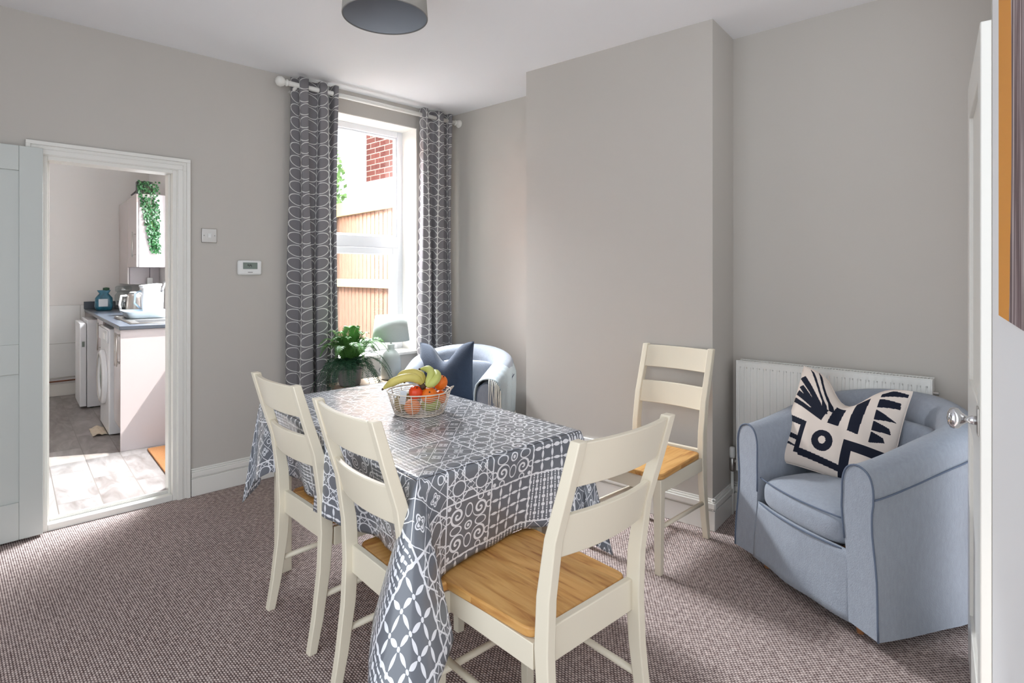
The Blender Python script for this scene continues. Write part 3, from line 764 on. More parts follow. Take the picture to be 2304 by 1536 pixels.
MB().box((0, -0.012, 0), (0.15, 0.024, 0.095)).build('thermostat_case', M['plastic'], th_, bevel=0.012)
MB().box((0, -0.0245, 0.012), (0.09, 0.003, 0.042)).build('display', M['lcd'], th_, bevel=0.001)
mb = MB()
for x in (-0.012, 0.002):
    mb.box((x, -0.0262, 0.014), (0.008, 0.001, 0.003)); mb.box((x + 0.005, -0.0262, 0.010), (0.002, 0.001, 0.012)); mb.box((x - 0.004, -0.0262, 0.016), (0.002, 0.001, 0.010)); mb.box((x, -0.0262, 0.02), (0.008, 0.001, 0.002))
mb.build('digits', M['dark'], th_)
mb = MB(); mb.box((0, -0.0245, -0.03), (0.03, 0.002, 0.004)); mb.build('printed_mark', M['pot'], th_)

# socket and air vent low on the chimney breast
ud = (CH1 - CH0).normalized(); ang_ch = math.atan2(ud.y, ud.x)
def on_ch(px):
    k = (px - 1152) / F
    s = (CH0.x - k * CH0.y) / (k * ud.y - ud.x)
    return CH0 + ud * s
q = on_ch(1336); so = thing('wall_socket', 'white plug socket on the chimney breast behind the table corner', 'socket', (*q, CAMZ + (HOR - 1003) * q.y / F), ang_ch)
MB().box((0, -0.006, 0), (0.146, 0.012, 0.087)).build('socket_plate', M['plastic'], so, bevel=0.003)
for s in (-0.036, 0.036):
    mb = MB()
    mb.box((s, -0.0125, 0.012), (0.003, 0.002, 0.008)); mb.box((s - 0.011, -0.0125, -0.012), (0.006, 0.002, 0.003)); mb.box((s + 0.011, -0.0125, -0.012), (0.006, 0.002, 0.003))
    mb.build('outlet', M['dark'], so)
q = on_ch(1392); vt = thing('air_vent', 'white louvred air vent low on the chimney breast under the spare chair', 'vent', (*q, CAMZ + (HOR - 1072) * q.y / F), ang_ch)
MB().box((0, -0.004, 0), (0.23, 0.008, 0.08)).build('vent_plate', M['trim'], vt, bevel=0.002)
mb = MB()
for z in (-0.025, -0.008, 0.009, 0.026): mb.box((0, -0.011, z), (0.20, 0.012, 0.004), rot=Matrix.Rotation(-0.6, 3, 'X'))
mb.build('louvre', M['trim'], vt)

# ------------------------------------------------------------------ radiator
rt0, rt1 = 2.455, 3.335
rd = thing('radiator', 'white panel radiator on the alcove wall behind the armchair', 'radiator', (*B((rt0 + rt1) / 2), 0), ANG_B)
L = rt1 - rt0; z0, z1 = 0.26, 0.86
fr_ = -0.10                                      # front face offset from wall
mb = MB(); nrib = 26
def radf(u, v):
    x = -L / 2 + L * u; z = z0 + (z1 - z0) * v
    k = (u * nrib) % 1.0
    rib = 0.010 * (1 if 0.3 < k < 0.7 else 0)
    if v < 0.08 or v > 0.92 or u < 0.02 or u > 0.98: rib = 0
    return (x, fr_ + rib, z)
mb.grid(radf, nrib * 8, 24); o = mb.build('front_panel', M['rad'], rd, smooth=True, auto=50)
MB().box((0, fr_ + 0.0095, (z0 + z1) / 2), (L - 0.004, 0.012, z1 - z0 - 0.004)).build('front_panel_body', M['rad'], rd)
MB().box((0, -0.035, (z0 + z1) / 2), (L - 0.01, 0.012, z1 - z0 - 0.02)).build('back_panel', M['rad'], rd)
mb = MB(); n = 64
mb.box((0, fr_ + 0.004, z1 + 0.004), (L, 0.008, 0.008)); mb.box((0, -0.032, z1 + 0.004), (L, 0.008, 0.008))
for i in range(n + 1): mb.box((-L / 2 + 0.01 + (L - 0.02) * i / n, (fr_ - 0.032) / 2, z1 + 0.003), (0.006, abs(fr_ + 0.032), 0.004))
mb.build('top_grille', M['rad'], rd)
for s in (-1, 1): MB().box((s * (L / 2 - 0.003), (fr_ - 0.03) / 2, (z0 + z1) / 2 + 0.003), (0.006, abs(fr_ + 0.02), z1 - z0 + 0.004)).build('side_cover', M['rad'], rd, bevel=0.002)
MB().box((0, -0.064, 0.56), (L - 0.06, 0.03, 0.5)).build('convector_fins', M['dark'], rd)
for x in (-0.3, 0.3): MB().box((x, -0.0145, 0.56), (0.03, 0.029, 0.4)).build('wall_bracket', M['rad'], rd)
vx = -L / 2 - 0.035
mb = MB().tube([(vx, -0.065, 0.0), (vx, -0.065, 0.24)], 0.0085, 10); mb.build('pipe', M['rad'], rd, smooth=True)
MB().tube([(vx, -0.065, 0.30), (vx + 0.04, -0.065, 0.30)], 0.012, 10).build('valve_union', M['steel'], rd, smooth=True)
MB().lathe([(0.012, 0.24), (0.016, 0.25), (0.016, 0.31), (0.012, 0.315)], (vx, -0.065, 0), 14).build('valve_body', M['steel'], rd, smooth=True)
MB().lathe([(0.014, 0.315), (0.016, 0.325), (0.015, 0.37), (0.012, 0.375), (0, 0.376)], (vx, -0.065, 0), 14).build('valve_cap', M['plastic'], rd, smooth=True)
MB().lathe([(0.008, 0), (0.008, 0.02), (0, 0.02)], (L / 2, -0.065, 0.8), 10, rot=Matrix.Rotation(PI / 2, 3, 'Y')).build('bleed_valve', M['steel'], rd)

# ------------------------------------------------------------------ dining chairs (local +y is the way the chair faces)
def ang_face(v): return math.atan2(v[1], v[0]) - PI / 2
SEATZ = 0.455; TOPZ = 0.955
def make_chair(label):
    t = thing('dining_chair', label, 'chair', group='cream dining chairs with oak seats')
    # seat: rounded trapezoid
    mb = MB(); pts = []
    cr_ = 0.035
    cs = [(-0.200, -0.200), (0.200, -0.200), (0.217, 0.235), (-0.217, 0.235)]
    for i, (cx, cy) in enumerate(cs):
        sx, sy = (1 if cx > 0 else -1), (1 if cy > 0 else -1)
        ox, oy = cx - sx * cr_, cy - sy * cr_
        a0 = {(-1, -1): 180, (1, -1): 270, (1, 1): 0, (-1, 1): 90}[(sx, sy)]
        for k in range(6): a = R(a0 + 90 * k / 5); pts.append((ox + cr_ * math.cos(a), oy + cr_ * math.sin(a)))
    mb.prism(pts, SEATZ - 0.026, SEATZ); mb.build('seat', M['oak'], t, bevel=0.005)
    # rear posts, running on as the rear legs
    prof = [(-0.285, 0.0), (-0.262, 0.12), (-0.240, 0.28), (-0.232, 0.42), (-0.238, 0.55), (-0.262, 0.70), (-0.304, 0.83), (-0.342, TOPZ)]
    wid = [0.030, 0.036, 0.042, 0.046, 0.044, 0.038, 0.034, 0.030]
    for s in (-1, 1):
        mb = MB(); vs = []
        for (y, z), w_ in zip(prof, wid):
            for dx, dy in ((-0.5, -0.5), (0.5, -0.5), (0.5, 0.5), (-0.5, 0.5)):
                vs.append((s * 0.188 + dx * 0.030, y + dy * w_, z))
        fs = [(3, 2, 1, 0)]
        for i in range(len(prof) - 1):
            for k in range(4): fs.append((i * 4 + k, i * 4 + (k + 1) % 4, i * 4 + 4 + (k + 1) % 4, i * 4 + 4 + k))
        q_ = (len(prof) - 1) * 4; fs.append((q_, q_ + 1, q_ + 2, q_ + 3)); mb.add(vs, fs)
        mb.build('rear_post', M['cream'], t, bevel=0.003)
        mb = MB().box((s * 0.192, 0.205, (SEATZ - 0.027) / 2), (0.030, 0.030, SEATZ - 0.027), top=(1.35, 1.35)); mb.build('front_leg', M['cream'], t, bevel=0.003)
        mb = MB().box((s * 0.192, -0.010, SEATZ - 0.061), (0.020, 0.39, 0.066)); mb.build('side_apron', M['cream'], t, bevel=0.002)
        MB().tube([(s * 0.192, 0.195, 0.205), (s * 0.188, -0.24, 0.19)], 0.0105, 12).build('stretcher', M['cream'], t, smooth=True)
    MB().box((0, 0.205, SEATZ - 0.061), (0.36, 0.02, 0.066)).build('front_apron', M['cream'], t, bevel=0.002)
    MB().box((0, -0.222, SEATZ - 0.036), (0.36, 0.022, 0.09)).build('rear_rail', M['cream'], t, bevel=0.003)
    def post_y(z):
        for (ya, za), (yb, zb) in zip(prof, prof[1:]):
            if za <= z <= zb: return ya + (yb - ya) * (z - za) / (zb - za)
        return prof[-1][0]
    for za, zb in ((0.835, TOPZ - 0.006), (0.650, 0.762)):
        mb = MB(); n_ = 16; vs = []; fs = []
        for i in range(n_ + 1):
            x = -0.178 + 0.356 * i / n_; bow = -0.022 * (1 - (x / 0.178) ** 2)
            for z in (za, zb):
                y = post_y(z) + bow
                vs += [(x, y - 0.009, z), (x, y + 0.009, z)]
        for i in range(n_):
            b0 = i * 4; b1 = b0 + 4
            fs += [(b0, b1, b1 + 2, b0 + 2), (b0 + 1, b0 + 3, b1 + 3, b1 + 1), (b0 + 2, b1 + 2, b1 + 3, b0 + 3), (b0, b0 + 1, b1 + 1, b1)]
        fs += [(0, 2, 3, 1), (n_ * 4, n_ * 4 + 1, n_ * 4 + 3, n_ * 4 + 2)]
        mb.add(vs, fs); mb.build('back_slat', M['cream'], t, bevel=0.003)
    return t
ch = make_chair('cream dining chair on the left of the table, nearest the kitchen doorway')
CHAIRS = [((-0.632, 2.375), (0.725, 0.688)), ((-0.230, 1.900), (0.757, 0.653)), ((0.060, 1.715), (-0.680, 0.733)), ((0.658, 2.862), (-0.686, -0.728))]
LB = [None, 'cream dining chair on the left of the table nearest the camera, back towards us',
      'cream dining chair at the near end of the table with its oak seat fully exposed',
      'spare cream dining chair standing against the chimney breast']
for i, (p, f_) in enumerate(CHAIRS):
    if i == 0: ch.location = (*p, 0); ch.rotation_euler = (0, 0, ang_face(f_))
    else: dup(ch, (*p, -0.004 if i == 1 else 0), ang_face(f_), LB[i])

# ------------------------------------------------------------------ dining table, bench, tablecloth
TS = Vector((0.707, 0.707)); TL = Vector((-0.651, 0.759)); TC = Vector((-0.444, 2.379))
HL, HS_ = 0.668, 0.365; TZ = 0.765
def TP(a, b): return TC + TL * a + TS * b           # a along the length, b across
tb = thing('dining_table', 'rectangular dining table with cream legs hidden under a patterned cloth', 'table', (*TC, 0))
mb = MB().prism([TP(-HL + 0.004, -HS_ + 0.004), TP(HL - 0.004, -HS_ + 0.004), TP(HL - 0.004, HS_ - 0.004), TP(-HL + 0.004, HS_ - 0.004)], TZ - 0.028, TZ - 0.004); lpart('tabletop', M['oak'], mb, tb, bevel=0.003)
for a in (-1, 1):
    for b in (-1, 1):
        c0 = TP(a * (HL - 0.075), b * (HS_ - 0.07)); mb = MB()
        w_ = 0.031
        mb.prism([c0 + TL * sx * w_ + TS * sy * w_ for sx, sy in ((-1, -1), (1, -1), (1, 1), (-1, 1))], 0, TZ - 0.029); lpart('leg', M['cream'], mb, tb, bevel=0.004)
for b in (-1, 1):
    mb = MB(); mb.prism([TP(-HL + 0.11, b * 0.30 - 0.01), TP(HL - 0.11, b * 0.30 - 0.01), TP(HL - 0.11, b * 0.30 + 0.01), TP(-HL + 0.11, b * 0.30 + 0.01)], TZ - 0.11, TZ - 0.029); lpart('apron', M['cream'], mb, tb)
# bench tucked along the far side
bn = thing('bench', 'low oak topped bench tucked along the far side of the table', 'bench', (*TP(-0.05, 0.40), 0))
mb = MB().prism([TP(-0.52, 0.315), TP(0.5, 0.315), TP(0.5, 0.60), TP(-0.52, 0.60)], 0.42, 0.447); lpart('seat', M['oak'], mb, bn, bevel=0.005)
for a in (-0.46, 0.44):
    for b in (0.345, 0.57):
        c0 = TP(a, b); mb = MB().prism([c0 + TL * sx * 0.02 + TS * sy * 0.02 for sx, sy in ((-1, -1), (1, -1), (1, 1), (-1, 1))], 0, 0.419); lpart('leg', M['cream'], mb, bn, bevel=0.003)
for b in (0.345, 0.57):
    mb = MB().prism([TP(-0.44, b - 0.009), TP(0.42, b - 0.009), TP(0.42, b + 0.009), TP(-0.44, b + 0.009)], 0.36, 0.419); lpart('apron', M['cream'], mb, bn)

# cloth: flat top plus a hanging skirt; flat cloth coordinates are kept as UV
OV = 0.325
def cloth():
    ring = []                                          # (top point (a,b), flat outward vector, corner weight, corner id, fan)
    N1, N2, NF = 40, 24, 13
    rc = 0.012
    sides = [((-HL, -HS_), (HL, -HS_), (0, -1), N1, 'L'), ((HL, -HS_), (HL, HS_), (1, 0), N2, 'F'), ((HL, HS_), (-HL, HS_), (0, 1), N1, 'R'), ((-HL, HS_), (-HL, -HS_), (-1, 0), N2, 'N')]
    for si, (p, q_, nn, N, nm) in enumerate(sides):
        for i in range(N):
            f = (i + 0.0) / N
            if i == 0: continue
            ring.append(((p[0] + (q_[0] - p[0]) * f, p[1] + (q_[1] - p[1]) * f), nn, 0.0, nm, f, si))
        n2 = sides[(si + 1) % 4][2]
        for k in range(NF + 1):
            g = k / NF                                 # walk round the square corner of the cloth
            if g < 0.5: v = (nn[0] + n2[0] * g * 2, nn[1] + n2[1] * g * 2)
            else: v = (n2[0] + nn[0] * (1 - g) * 2, n2[1] + nn[1] * (1 - g) * 2)
            ring.append((q_, v, 1.0, nm + str(k), g, si))
    n = len(ring); rows = 26
    vs = []; uvs = []; fs = []
    def hemz(r):
        (a, b), v, c, nm, f, si = r
        if c == 0:
            z = TZ - OV
            if si == 0: z = 0.474 + 0.008 * math.sin(f * 17) - (0.07 * max(0, (f - 0.9) / 0.1)) - 0.10 * max(0, (0.07 - f) / 0.07)
            if si == 3:
                z = 0.466 + 0.004 * math.sin(f * 21)
                if f < 0.2: z -= 0.08 * (0.2 - f) / 0.2
                if f > 0.86: z -= 0.135 * ((f - 0.86) / 0.14) ** 1.5
            return z
        dist = max(1.0, math.hypot(*v))
        tip = 1 - abs(f - 0.5) * 2
        base = {0: 0.30, 1: 0.42, 2: 0.29, 3: 0.14}[si]
        s0 = {0: 0.42, 1: 0.44, 2: 0.43, 3: 0.40}[si]
        return s0 + (base - s0) * (tip ** 0.8)
    for i, r in enumerate(ring):
        (a, b), v, c, nm, f, si = r
        zt = TZ; hz = hemz(r)
        vn = math.hypot(*v); dv = (v[0] / vn, v[1] / vn)
        for j in range(rows + 1):
            h = j / rows
            # flat coordinates
            fa = a + v[0] * OV * h; fb = b + v[1] * OV * h
            z = zt - (zt - hz) * h
            out = 0.010 + 0.02 * h
            if c == 0:
                e = min(f, 1 - f)
                out += 0.010 * h * math.sin(i * 0.55 + si) * (1 if e > 0.05 else 0.4)
                if si == 0:
                    out += 0.008 * h * math.sin(f * 40)
                    for f0, f1 in ((0.03, 0.43), (0.50, 0.92)):
                        if f0 < f < f1: out -= 0.080 * h * math.sin(PI * (f - f0) / (f1 - f0)) ** 0.7
                if si == 3: out += 0.012 * h - 0.085 * h * max(0.0, math.sin(PI * min(1, max(0, (f - 0.10) / 0.84)))) ** 0.6
                oa, ob = a + dv[0] * out, b + dv[1] * out
            else:
                tip = 1 - abs(f - 0.5) * 2
                flare = {0: 0.06, 1: 0.05, 2: 0.11, 3: 0.16}[si]
                pinch = 0.75
                # folds: the fan collapses towards the diagonal
                out += flare * h * (tip ** 1.2)
                # the ring walks side normal -> diagonal -> next side normal, with an S fold
                an = math.atan2(dv[1], dv[0]); di = math.atan2(sides[si][2][1] + sides[(si + 1) % 4][2][1], sides[si][2][0] + sides[(si + 1) % 4][2][0])
                da = (an - di + PI) % (2 * PI) - PI
                an2 = di + da * (1 - 0.25 * tip * h) + (0.25 * h * tip if si == 3 else 0)
                wob = 0.020 * h * math.sin(f * 2 * PI * 1.5)
                oa = a + math.cos(an2) * out - math.sin(an2) * wob; ob = b + math.sin(an2) * out + math.cos(an2) * wob
            if c == 1 and si == 3 and j > 0:
                hp = [(-0.160, 1.590, 0.335), (-0.200, 1.470, 0.275), (-0.285, 1.395, 0.215), (-0.365, 1.470, 0.290), (-0.385, 1.600, 0.385)]
                q4 = min(3.9999, f * 4); i4 = int(q4); w4 = q4 - i4
                g4 = [hp[max(0, i4 - 1)], hp[i4], hp[i4 + 1], hp[min(4, i4 + 2)]]
                hx_ = [0.5 * ((2 * g4[1][c3]) + (-g4[0][c3] + g4[2][c3]) * w4 + (2 * g4[0][c3] - 5 * g4[1][c3] + 4 * g4[2][c3] - g4[3][c3]) * w4 ** 2 + (-g4[0][c3] + 3 * g4[1][c3] - 3 * g4[2][c3] + g4[3][c3]) * w4 ** 3) for c3 in range(3)]
                c0_ = TP(a + dv[0] * 0.008, b + dv[1] * 0.008); e4 = h ** 0.9
                vs.append((c0_.x + (hx_[0] - c0_.x) * e4, c0_.y + (hx_[1] - c0_.y) * e4, (zt - 0.008) + (hx_[2] - zt + 0.008) * h)); uvs.append((fa, fb)); continue
            if j == 0: oa, ob, z = a + dv[0] * 0.002, b + dv[1] * 0.002, zt - 0.0005
            elif j == 1: oa, ob, z = a + dv[0] * 0.008, b + dv[1] * 0.008, zt - 0.008
            P_ = TP(oa, ob)
            vs.append((P_.x, P_.y, z)); uvs.append((fa, fb))
    for i in range(n):
        k = (i + 1) % n
        for j in range(rows):
            fs.append((i * (rows + 1) + j, k * (rows + 1) + j, k * (rows + 1) + j + 1, i * (rows + 1) + j + 1))
    # top: gentle creases
    NX, NY = 60, 34; base = len(vs)
    for i in range(NX + 1):
        for j in range(NY + 1):
            a = -HL + 2 * HL * i / NX; b = -HS_ + 2 * HS_ * j / NY
            P_ = TP(a, b)
            edge = min(1, min(HL - abs(a), HS_ - abs(b)) / 0.04)
            z = TZ + 0.0012 * edge * (math.exp(-((a - 0.0) / 0.006) ** 2) + math.exp(-((b - 0.03) / 0.006) ** 2)) 
            vs.append((P_.x, P_.y, z)); uvs.append((a, b))
    for i in range(NX):
        for j in range(NY):
            q_ = base + i * (NY + 1) + j
            fs.append((q_, q_ + NY + 1, q_ + NY + 2, q_ + 1))
    mb = MB(); mb.v = vs; mb.f = fs; mb.uv = uvs
    o = mb.build('tablecloth', M['cloth'], None, smooth=True, solid=0.0012, auto=50)
    return tag(o, 'grey and white patchwork tile-patterned oilcloth hanging over the dining table', 'tablecloth')
cloth()

# ------------------------------------------------------------------ fruit basket and fruit
BX, BY, BZ = -0.385, 2.40, TZ + 0.003
bk = thing('fruit_basket', 'cream wire basket of fruit standing on the tablecloth', 'basket', (BX, BY, BZ))
RB, RT, HB = 0.100, 0.130, 0.092
def ring_pts(r, z, n=48): return [(r * math.cos(2 * PI * k / n), r * math.sin(2 * PI * k / n), z) for k in range(n)]
mb = MB().tube(ring_pts(RT, HB), 0.0028, 8, closed=True); mb.build('rim', M['wire'], bk, smooth=True)
mb = MB().tube(ring_pts(RB, 0.003), 0.0026, 8, closed=True); mb.build('base_ring', M['wire'], bk, smooth=True)
mb = MB()
for k in range(1, 11):
    f_ = k / 11.5; mb.tube(ring_pts(RB + (RT - RB) * f_ ** 0.8, 0.003 + (HB - 0.003) * f_), 0.0014, 5, closed=True)
for y in [-0.08 + 0.02 * k for k in range(9)]:
    hx = math.sqrt(max(0, RB ** 2 - y * y)); mb.tube([(-hx, y, 0.003), (hx, y, 0.003)], 0.0011, 5)
mb.build('wire_mesh', M['wire'], bk, smooth=True)
mb = MB()
for k in range(14):
    a = 2 * PI * (k + 0.3) / 14; mb.tube([(RB * math.cos(a), RB * math.sin(a), 0.003), ((RB + (RT - RB) * 0.55) * math.cos(a), (RB + (RT - RB) * 0.55) * math.sin(a), HB * 0.5), (RT * math.cos(a), RT * math.sin(a), HB)], 0.0018, 6)
mb.build('upright', M['wire'], bk, smooth=True)
mb = MB(); a0 = -0.25
mb.tube([(RT * math.cos(a0 + d_), RT * math.sin(a0 + d_), HB) if abs(zz) < 1e-6 else ((RT + 0.012) * math.cos(a0 + d_), (RT + 0.012) * math.sin(a0 + d_), HB + zz) for d_, zz in ((-0.3, 0), (-0.26, 0.016), (0, 0.02), (0.26, 0.016), (0.3, 0))], 0.0026, 8)
mb.build('handle', M['wire'], bk, smooth=True)
bk2 = MB().box((0, 0, 0), (0.026, 0.0012, 0.055), rot=Matrix.Rotation(-0.12, 3, 'X') @ Matrix.Rotation(0.12, 3, 'Y')); o = bk2.build('price_tag', M['card'], None, bevel=0.0004)
o.location = (BX - 0.052, BY - 0.085, BZ + 0.078); tag(o, 'blank pale card tag tucked in the front of the fruit basket', 'tag')
def fruit(name, m, loc, r, sc_, label, cat, dimple=True, grp=None, rot=(0, 0, 0)):
    fn = lambda d: 1 - (0.10 * math.exp(-((d.z - 1) / 0.06) ** 2) if dimple else 0) - (0.05 * math.exp(-((d.z + 1) / 0.06) ** 2) if dimple else 0)
    r_ = thing(name, label, cat, loc, 0, grp); r_.rotation_euler = rot
    MB().sphere((0, 0, 0), r, sc_, fn=fn).build('skin', m, r_, smooth=True)
    MB().lathe([(0.0035, 0), (0.0025, 0.004), (0, 0.0045)], (0, 0, r * sc_[2] * 0.89), 8).build('stem', M['tip'], r_)
    return r_
fruit('orange', M['orange'], (BX - 0.018, BY - 0.062, BZ + 0.036), 0.033, (1, 1, 0.95), 'orange at the front bottom left of the fruit basket', 'orange', grp='oranges in the basket', rot=(0.9, 0, 0))
fruit('orange', M['redapple'], (BX - 0.006, BY - 0.050, BZ + 0.092), 0.029, (1, 1, 0.92), 'small red-orange fruit resting under the banana stalks', 'orange', grp='oranges in the basket', rot=(0.5, 0.3, 0))
fruit('orange', M['orange'], (BX + 0.046, BY - 0.038, BZ + 0.078), 0.034, (1, 1, 0.94), 'orange lying above the green fruit at the front right of the basket', 'orange', grp='oranges in the basket', rot=(0.9, 0.3, 0))
fruit('orange', M['orange'], (BX + 0.085, BY + 0.022, BZ + 0.118), 0.031, (0.95, 0.95, 1.05), 'orange standing highest at the right rim of the basket', 'orange', grp='oranges in the basket', rot=(0.2, 0.5, 0))
fruit('orange', M['orange'], (BX + 0.082, BY + 0.03, BZ + 0.056), 0.029, (1, 1, 0.95), 'orange low down against the right side of the basket', 'orange', grp='oranges in the basket', rot=(0.2, 1.2, 0))
fruit('pear', M['green'], (BX + 0.050, BY - 0.018, BZ + 0.034), 0.037, (1.15, 0.9, 0.75), 'green pear at the bottom right of the fruit basket', 'pear', rot=(0, 0, 0.4))
fruit('kiwi_fruit', M['kiwi'], (BX - 0.068, BY - 0.022, BZ + 0.042), 0.032, (1.0, 0.9, 1.2), 'brown-green fruit behind the tag at the left of the basket', 'fruit', False)
fruit('mango', M['kiwi'], (BX - 0.04, BY + 0.05, BZ + 0.042), 0.037, (1.1, 0.95, 0.95), 'yellow-brown fruit at the back left of the basket under the bananas', 'fruit', False, rot=(0, 0, 0.8))
def banana(parent, m, pts, r=0.021):
    pts = [Vector(p) for p in pts]; n_ = 22; path = []; rs = []
    for i in range(n_ + 1):
        u = i / n_
        a, b, c, d_ = pts
        p = a * (1 - u) ** 3 + b * 3 * u * (1 - u) ** 2 + c * 3 * u * u * (1 - u) + d_ * u ** 3
        path.append(p); rs.append(r * min(1, 0.36 + 3.2 * u if u < 0.2 else 1, 0.22 + 4.2 * (1 - u)))
    o = MB().tube(path, rs, 6).build('banana', m, parent, smooth=True, subsurf=1)
    MB().tube([path[-1] , path[-1] + (path[-1] - path[-2]).normalized() * 0.006], [0.005, 0.0035], 8).build('tip', M['tip'], o, smooth=True)
    return o
bb = thing('banana_bunch', 'bunch of ripe bananas pointing left on top of the fruit basket', 'bananas', (BX, BY, BZ + 0.1))
S0 = (0.018, -0.045, 0.022)
banana(bb, M['banana'], [S0, (0.0, -0.075, 0.075), (-0.07, -0.09, 0.065), (-0.135, -0.07, 0.010)])
banana(bb, M['banana'], [S0, (0.01, -0.03, 0.082), (-0.05, -0.02, 0.082), (-0.10, -0.005, 0.030)])
banana(bb, M['banana'], [S0, (0.02, -0.015, 0.07), (-0.02, 0.03, 0.07), (-0.07, 0.05, 0.016)])
MB().tube([(0.012, -0.043, 0.028), (0.028, -0.052, 0.010)], [0.010, 0.012], 8).build('crown', M['tip'], bb, smooth=True)
b2 = thing('banana_bunch', 'pair of greener bananas curling to the right on top of the fruit basket', 'bananas', (BX, BY, BZ + 0.1))
S1 = (0.038, -0.052, 0.016)
banana(b2, M['bananag'], [S1, (0.075, -0.06, 0.035), (0.105, -0.01, 0.065), (0.035, 0.03, 0.062)])
banana(b2, M['bananag'], [S1, (0.05, -0.045, 0.05), (0.075, 0.0, 0.09), (0.0, 0.02, 0.075)], 0.019)

# ------------------------------------------------------------------ tub armchairs (local +y is the way the chair faces)
def make_tub(label):
    t = thing('armchair', label, 'armchair', group='grey-blue tub armchairs')
    path = []; nA, nC_ = 14, 52
    ax_, yb = 0.300, -0.02; yf = 0.335; ry = 0.285
    for i in range(nA): path.append((-ax_, yf + (yb - yf) * i / nA))
    for i in range(nC_ + 1):
        a = PI + PI * i / nC_; path.append((ax_ * math.cos(a), yb + ry * math.sin(a)))
    for i in range(1, nA + 1): path.append((ax_, yb + (yf - yb) * i / nA))
    n_ = len(path); arc = [0]
    for p, q_ in zip(path, path[1:]): arc.append(arc[-1] + math.hypot(q_[0] - p[0], q_[1] - p[1]))
    tot = arc[-1]; secs = []; tops = []
    for i, p in enumerate(path):
        a = path[max(0, i - 1)]; b = path[min(n_ - 1, i + 1)]
        tx, ty = b[0] - a[0], b[1] - a[1]; l = math.hypot(tx, ty); tx /= l; ty /= l
        ox, oy = -(-ty), -tx                           # outward
        ox, oy = (ty, -tx)
        if ox * p[0] + oy * (p[1] - 0.05) < 0: ox, oy = -ox, -oy
        s = arc[i] / tot; k = math.sin(PI * s) ** 1.3
        Hh = 0.645 + 0.165 * k
        w_ = 1 + 0.10 * k
        prof = [(0.086, 0.055), (0.074, 0.26), (0.066, 0.42), (0.068, Hh - 0.12), (0.066, Hh - 0.065), (0.050, Hh - 0.022), (0.018, Hh - 0.001), (-0.018, Hh), (-0.048, Hh - 0.02), (-0.064, Hh - 0.06), (-0.066, Hh - 0.12), (-0.058, 0.36), (-0.05, 0.20), (-0.04, 0.06)]
        lean = 0.035 * k
        ring = []
        fine = []
        for q0, q1, q2, q3 in zip([prof[0]] + prof[:-2], prof[:-1], prof[1:], prof[2:] + [prof[-1]]):
            for k3 in range(3):
                w3 = k3 / 3
                fine.append(tuple(0.5 * ((2 * q1[c]) + (-q0[c] + q2[c]) * w3 + (2 * q0[c] - 5 * q1[c] + 4 * q2[c] - q3[c]) * w3 ** 2 + (-q0[c] + 3 * q1[c] - 3 * q2[c] + q3[c]) * w3 ** 3) for c in (0, 1)))
        fine.append(prof[-1])
        for o_, z in fine:
            oo = o_ * w_ + lean * max(0, (z - 0.3)) / 0.5
            wr = (0.004 * math.sin(i * 0.33 + z * 9) + 0.003 * math.sin(i * 0.21 - z * 17)) * (1 if z < 0.5 else 0.45)
            ring.append((p[0] + ox * (oo + wr), p[1] + oy * (oo + wr), z))
        secs.append(ring)
        tops.append(((p[0] + ox * (0.070 * w_ + lean * (Hh - 0.42) / 0.5), p[1] + oy * (0.070 * w_ + lean * (Hh - 0.42) / 0.5), Hh - 0.10)))
    m_ = len(secs[0]); vs = [v for r_ in secs for v in r_]; fs = []
    for i in range(n_ - 1):
        for k in range(m_): fs.append((i * m_ + k, i * m_ + (k + 1) % m_, (i + 1) * m_ + (k + 1) % m_, (i + 1) * m_ + k))
    fs.append(tuple(range(m_))[::-1]); fs.append(tuple((n_ - 1) * m_ + k for k in range(m_)))
    MB().add(vs, fs).build('body', M['bluefab'], t, smooth=True, auto=60)
    # piping round the front of each arm and along the outer shoulder
    for idx in (0, n_ - 1):
        sgn = 1
        pts = [(x, y + 0.002, z) for x, y, z in secs[idx]]
        MB().tube(pts[:34], 0.0036, 6).build('piping', M['pipe'], t, smooth=True)
    MB().tube(tops, 0.003, 6).build('piping', M['pipe'], t, smooth=True)
    # front skirt panel
    mb = MB().grid(lambda u, v: (-0.262 + 0.524 * u, 0.322 + 0.022 * math.sin(PI * u) + 0.004 * math.sin(u * 14) * (1 - v) + 0.004 * (1 - v), 0.055 + 0.26 * v), 28, 10)
    mb.build('front_skirt', M['bluefab'], t, smooth=True, solid=0.012)
    # seat cushion
    def rb(cx, cy, cz, sx, sy, sz, ex=0.35, crown=0.0, n1=28, n2=18, fwd=0.0):
        def f(d):
            return 1
        mb = MB(); vs = []; fs = []
        for i in range(n2 + 1):
            ph = PI * i / n2; 
            for k in range(n1):
                a = 2 * PI * k / n1
                def se(c, e): return (abs(c) ** e) * (1 if c > 0 else -1)
                X = se(math.sin(ph), 0.35) * se(math.cos(a), ex); Y = se(math.sin(ph), 0.35) * se(math.sin(a), ex); Z = se(-math.cos(ph), 0.6)
                z = cz + Z * sz + (crown * (1 - X * X) * (1 - Y * Y) if Z > 0 else 0)
                vs.append((cx + X * sx, cy + Y * sy + (fwd * (1 - X * X) if Y > 0 else 0), z))
        for i in range(n2):
            for k in range(n1): fs.append((i * n1 + k, i * n1 + (k + 1) % n1, (i + 1) * n1 + (k + 1) % n1, (i + 1) * n1 + k))
        return mb.add(vs, fs)
    rb(0, 0.07, 0.365, 0.232, 0.262, 0.07, 0.25, 0.035, 40, 20, 0.03).build('seat_cushion', M['bluefab'], t, smooth=True, subsurf=1)
    pts = []
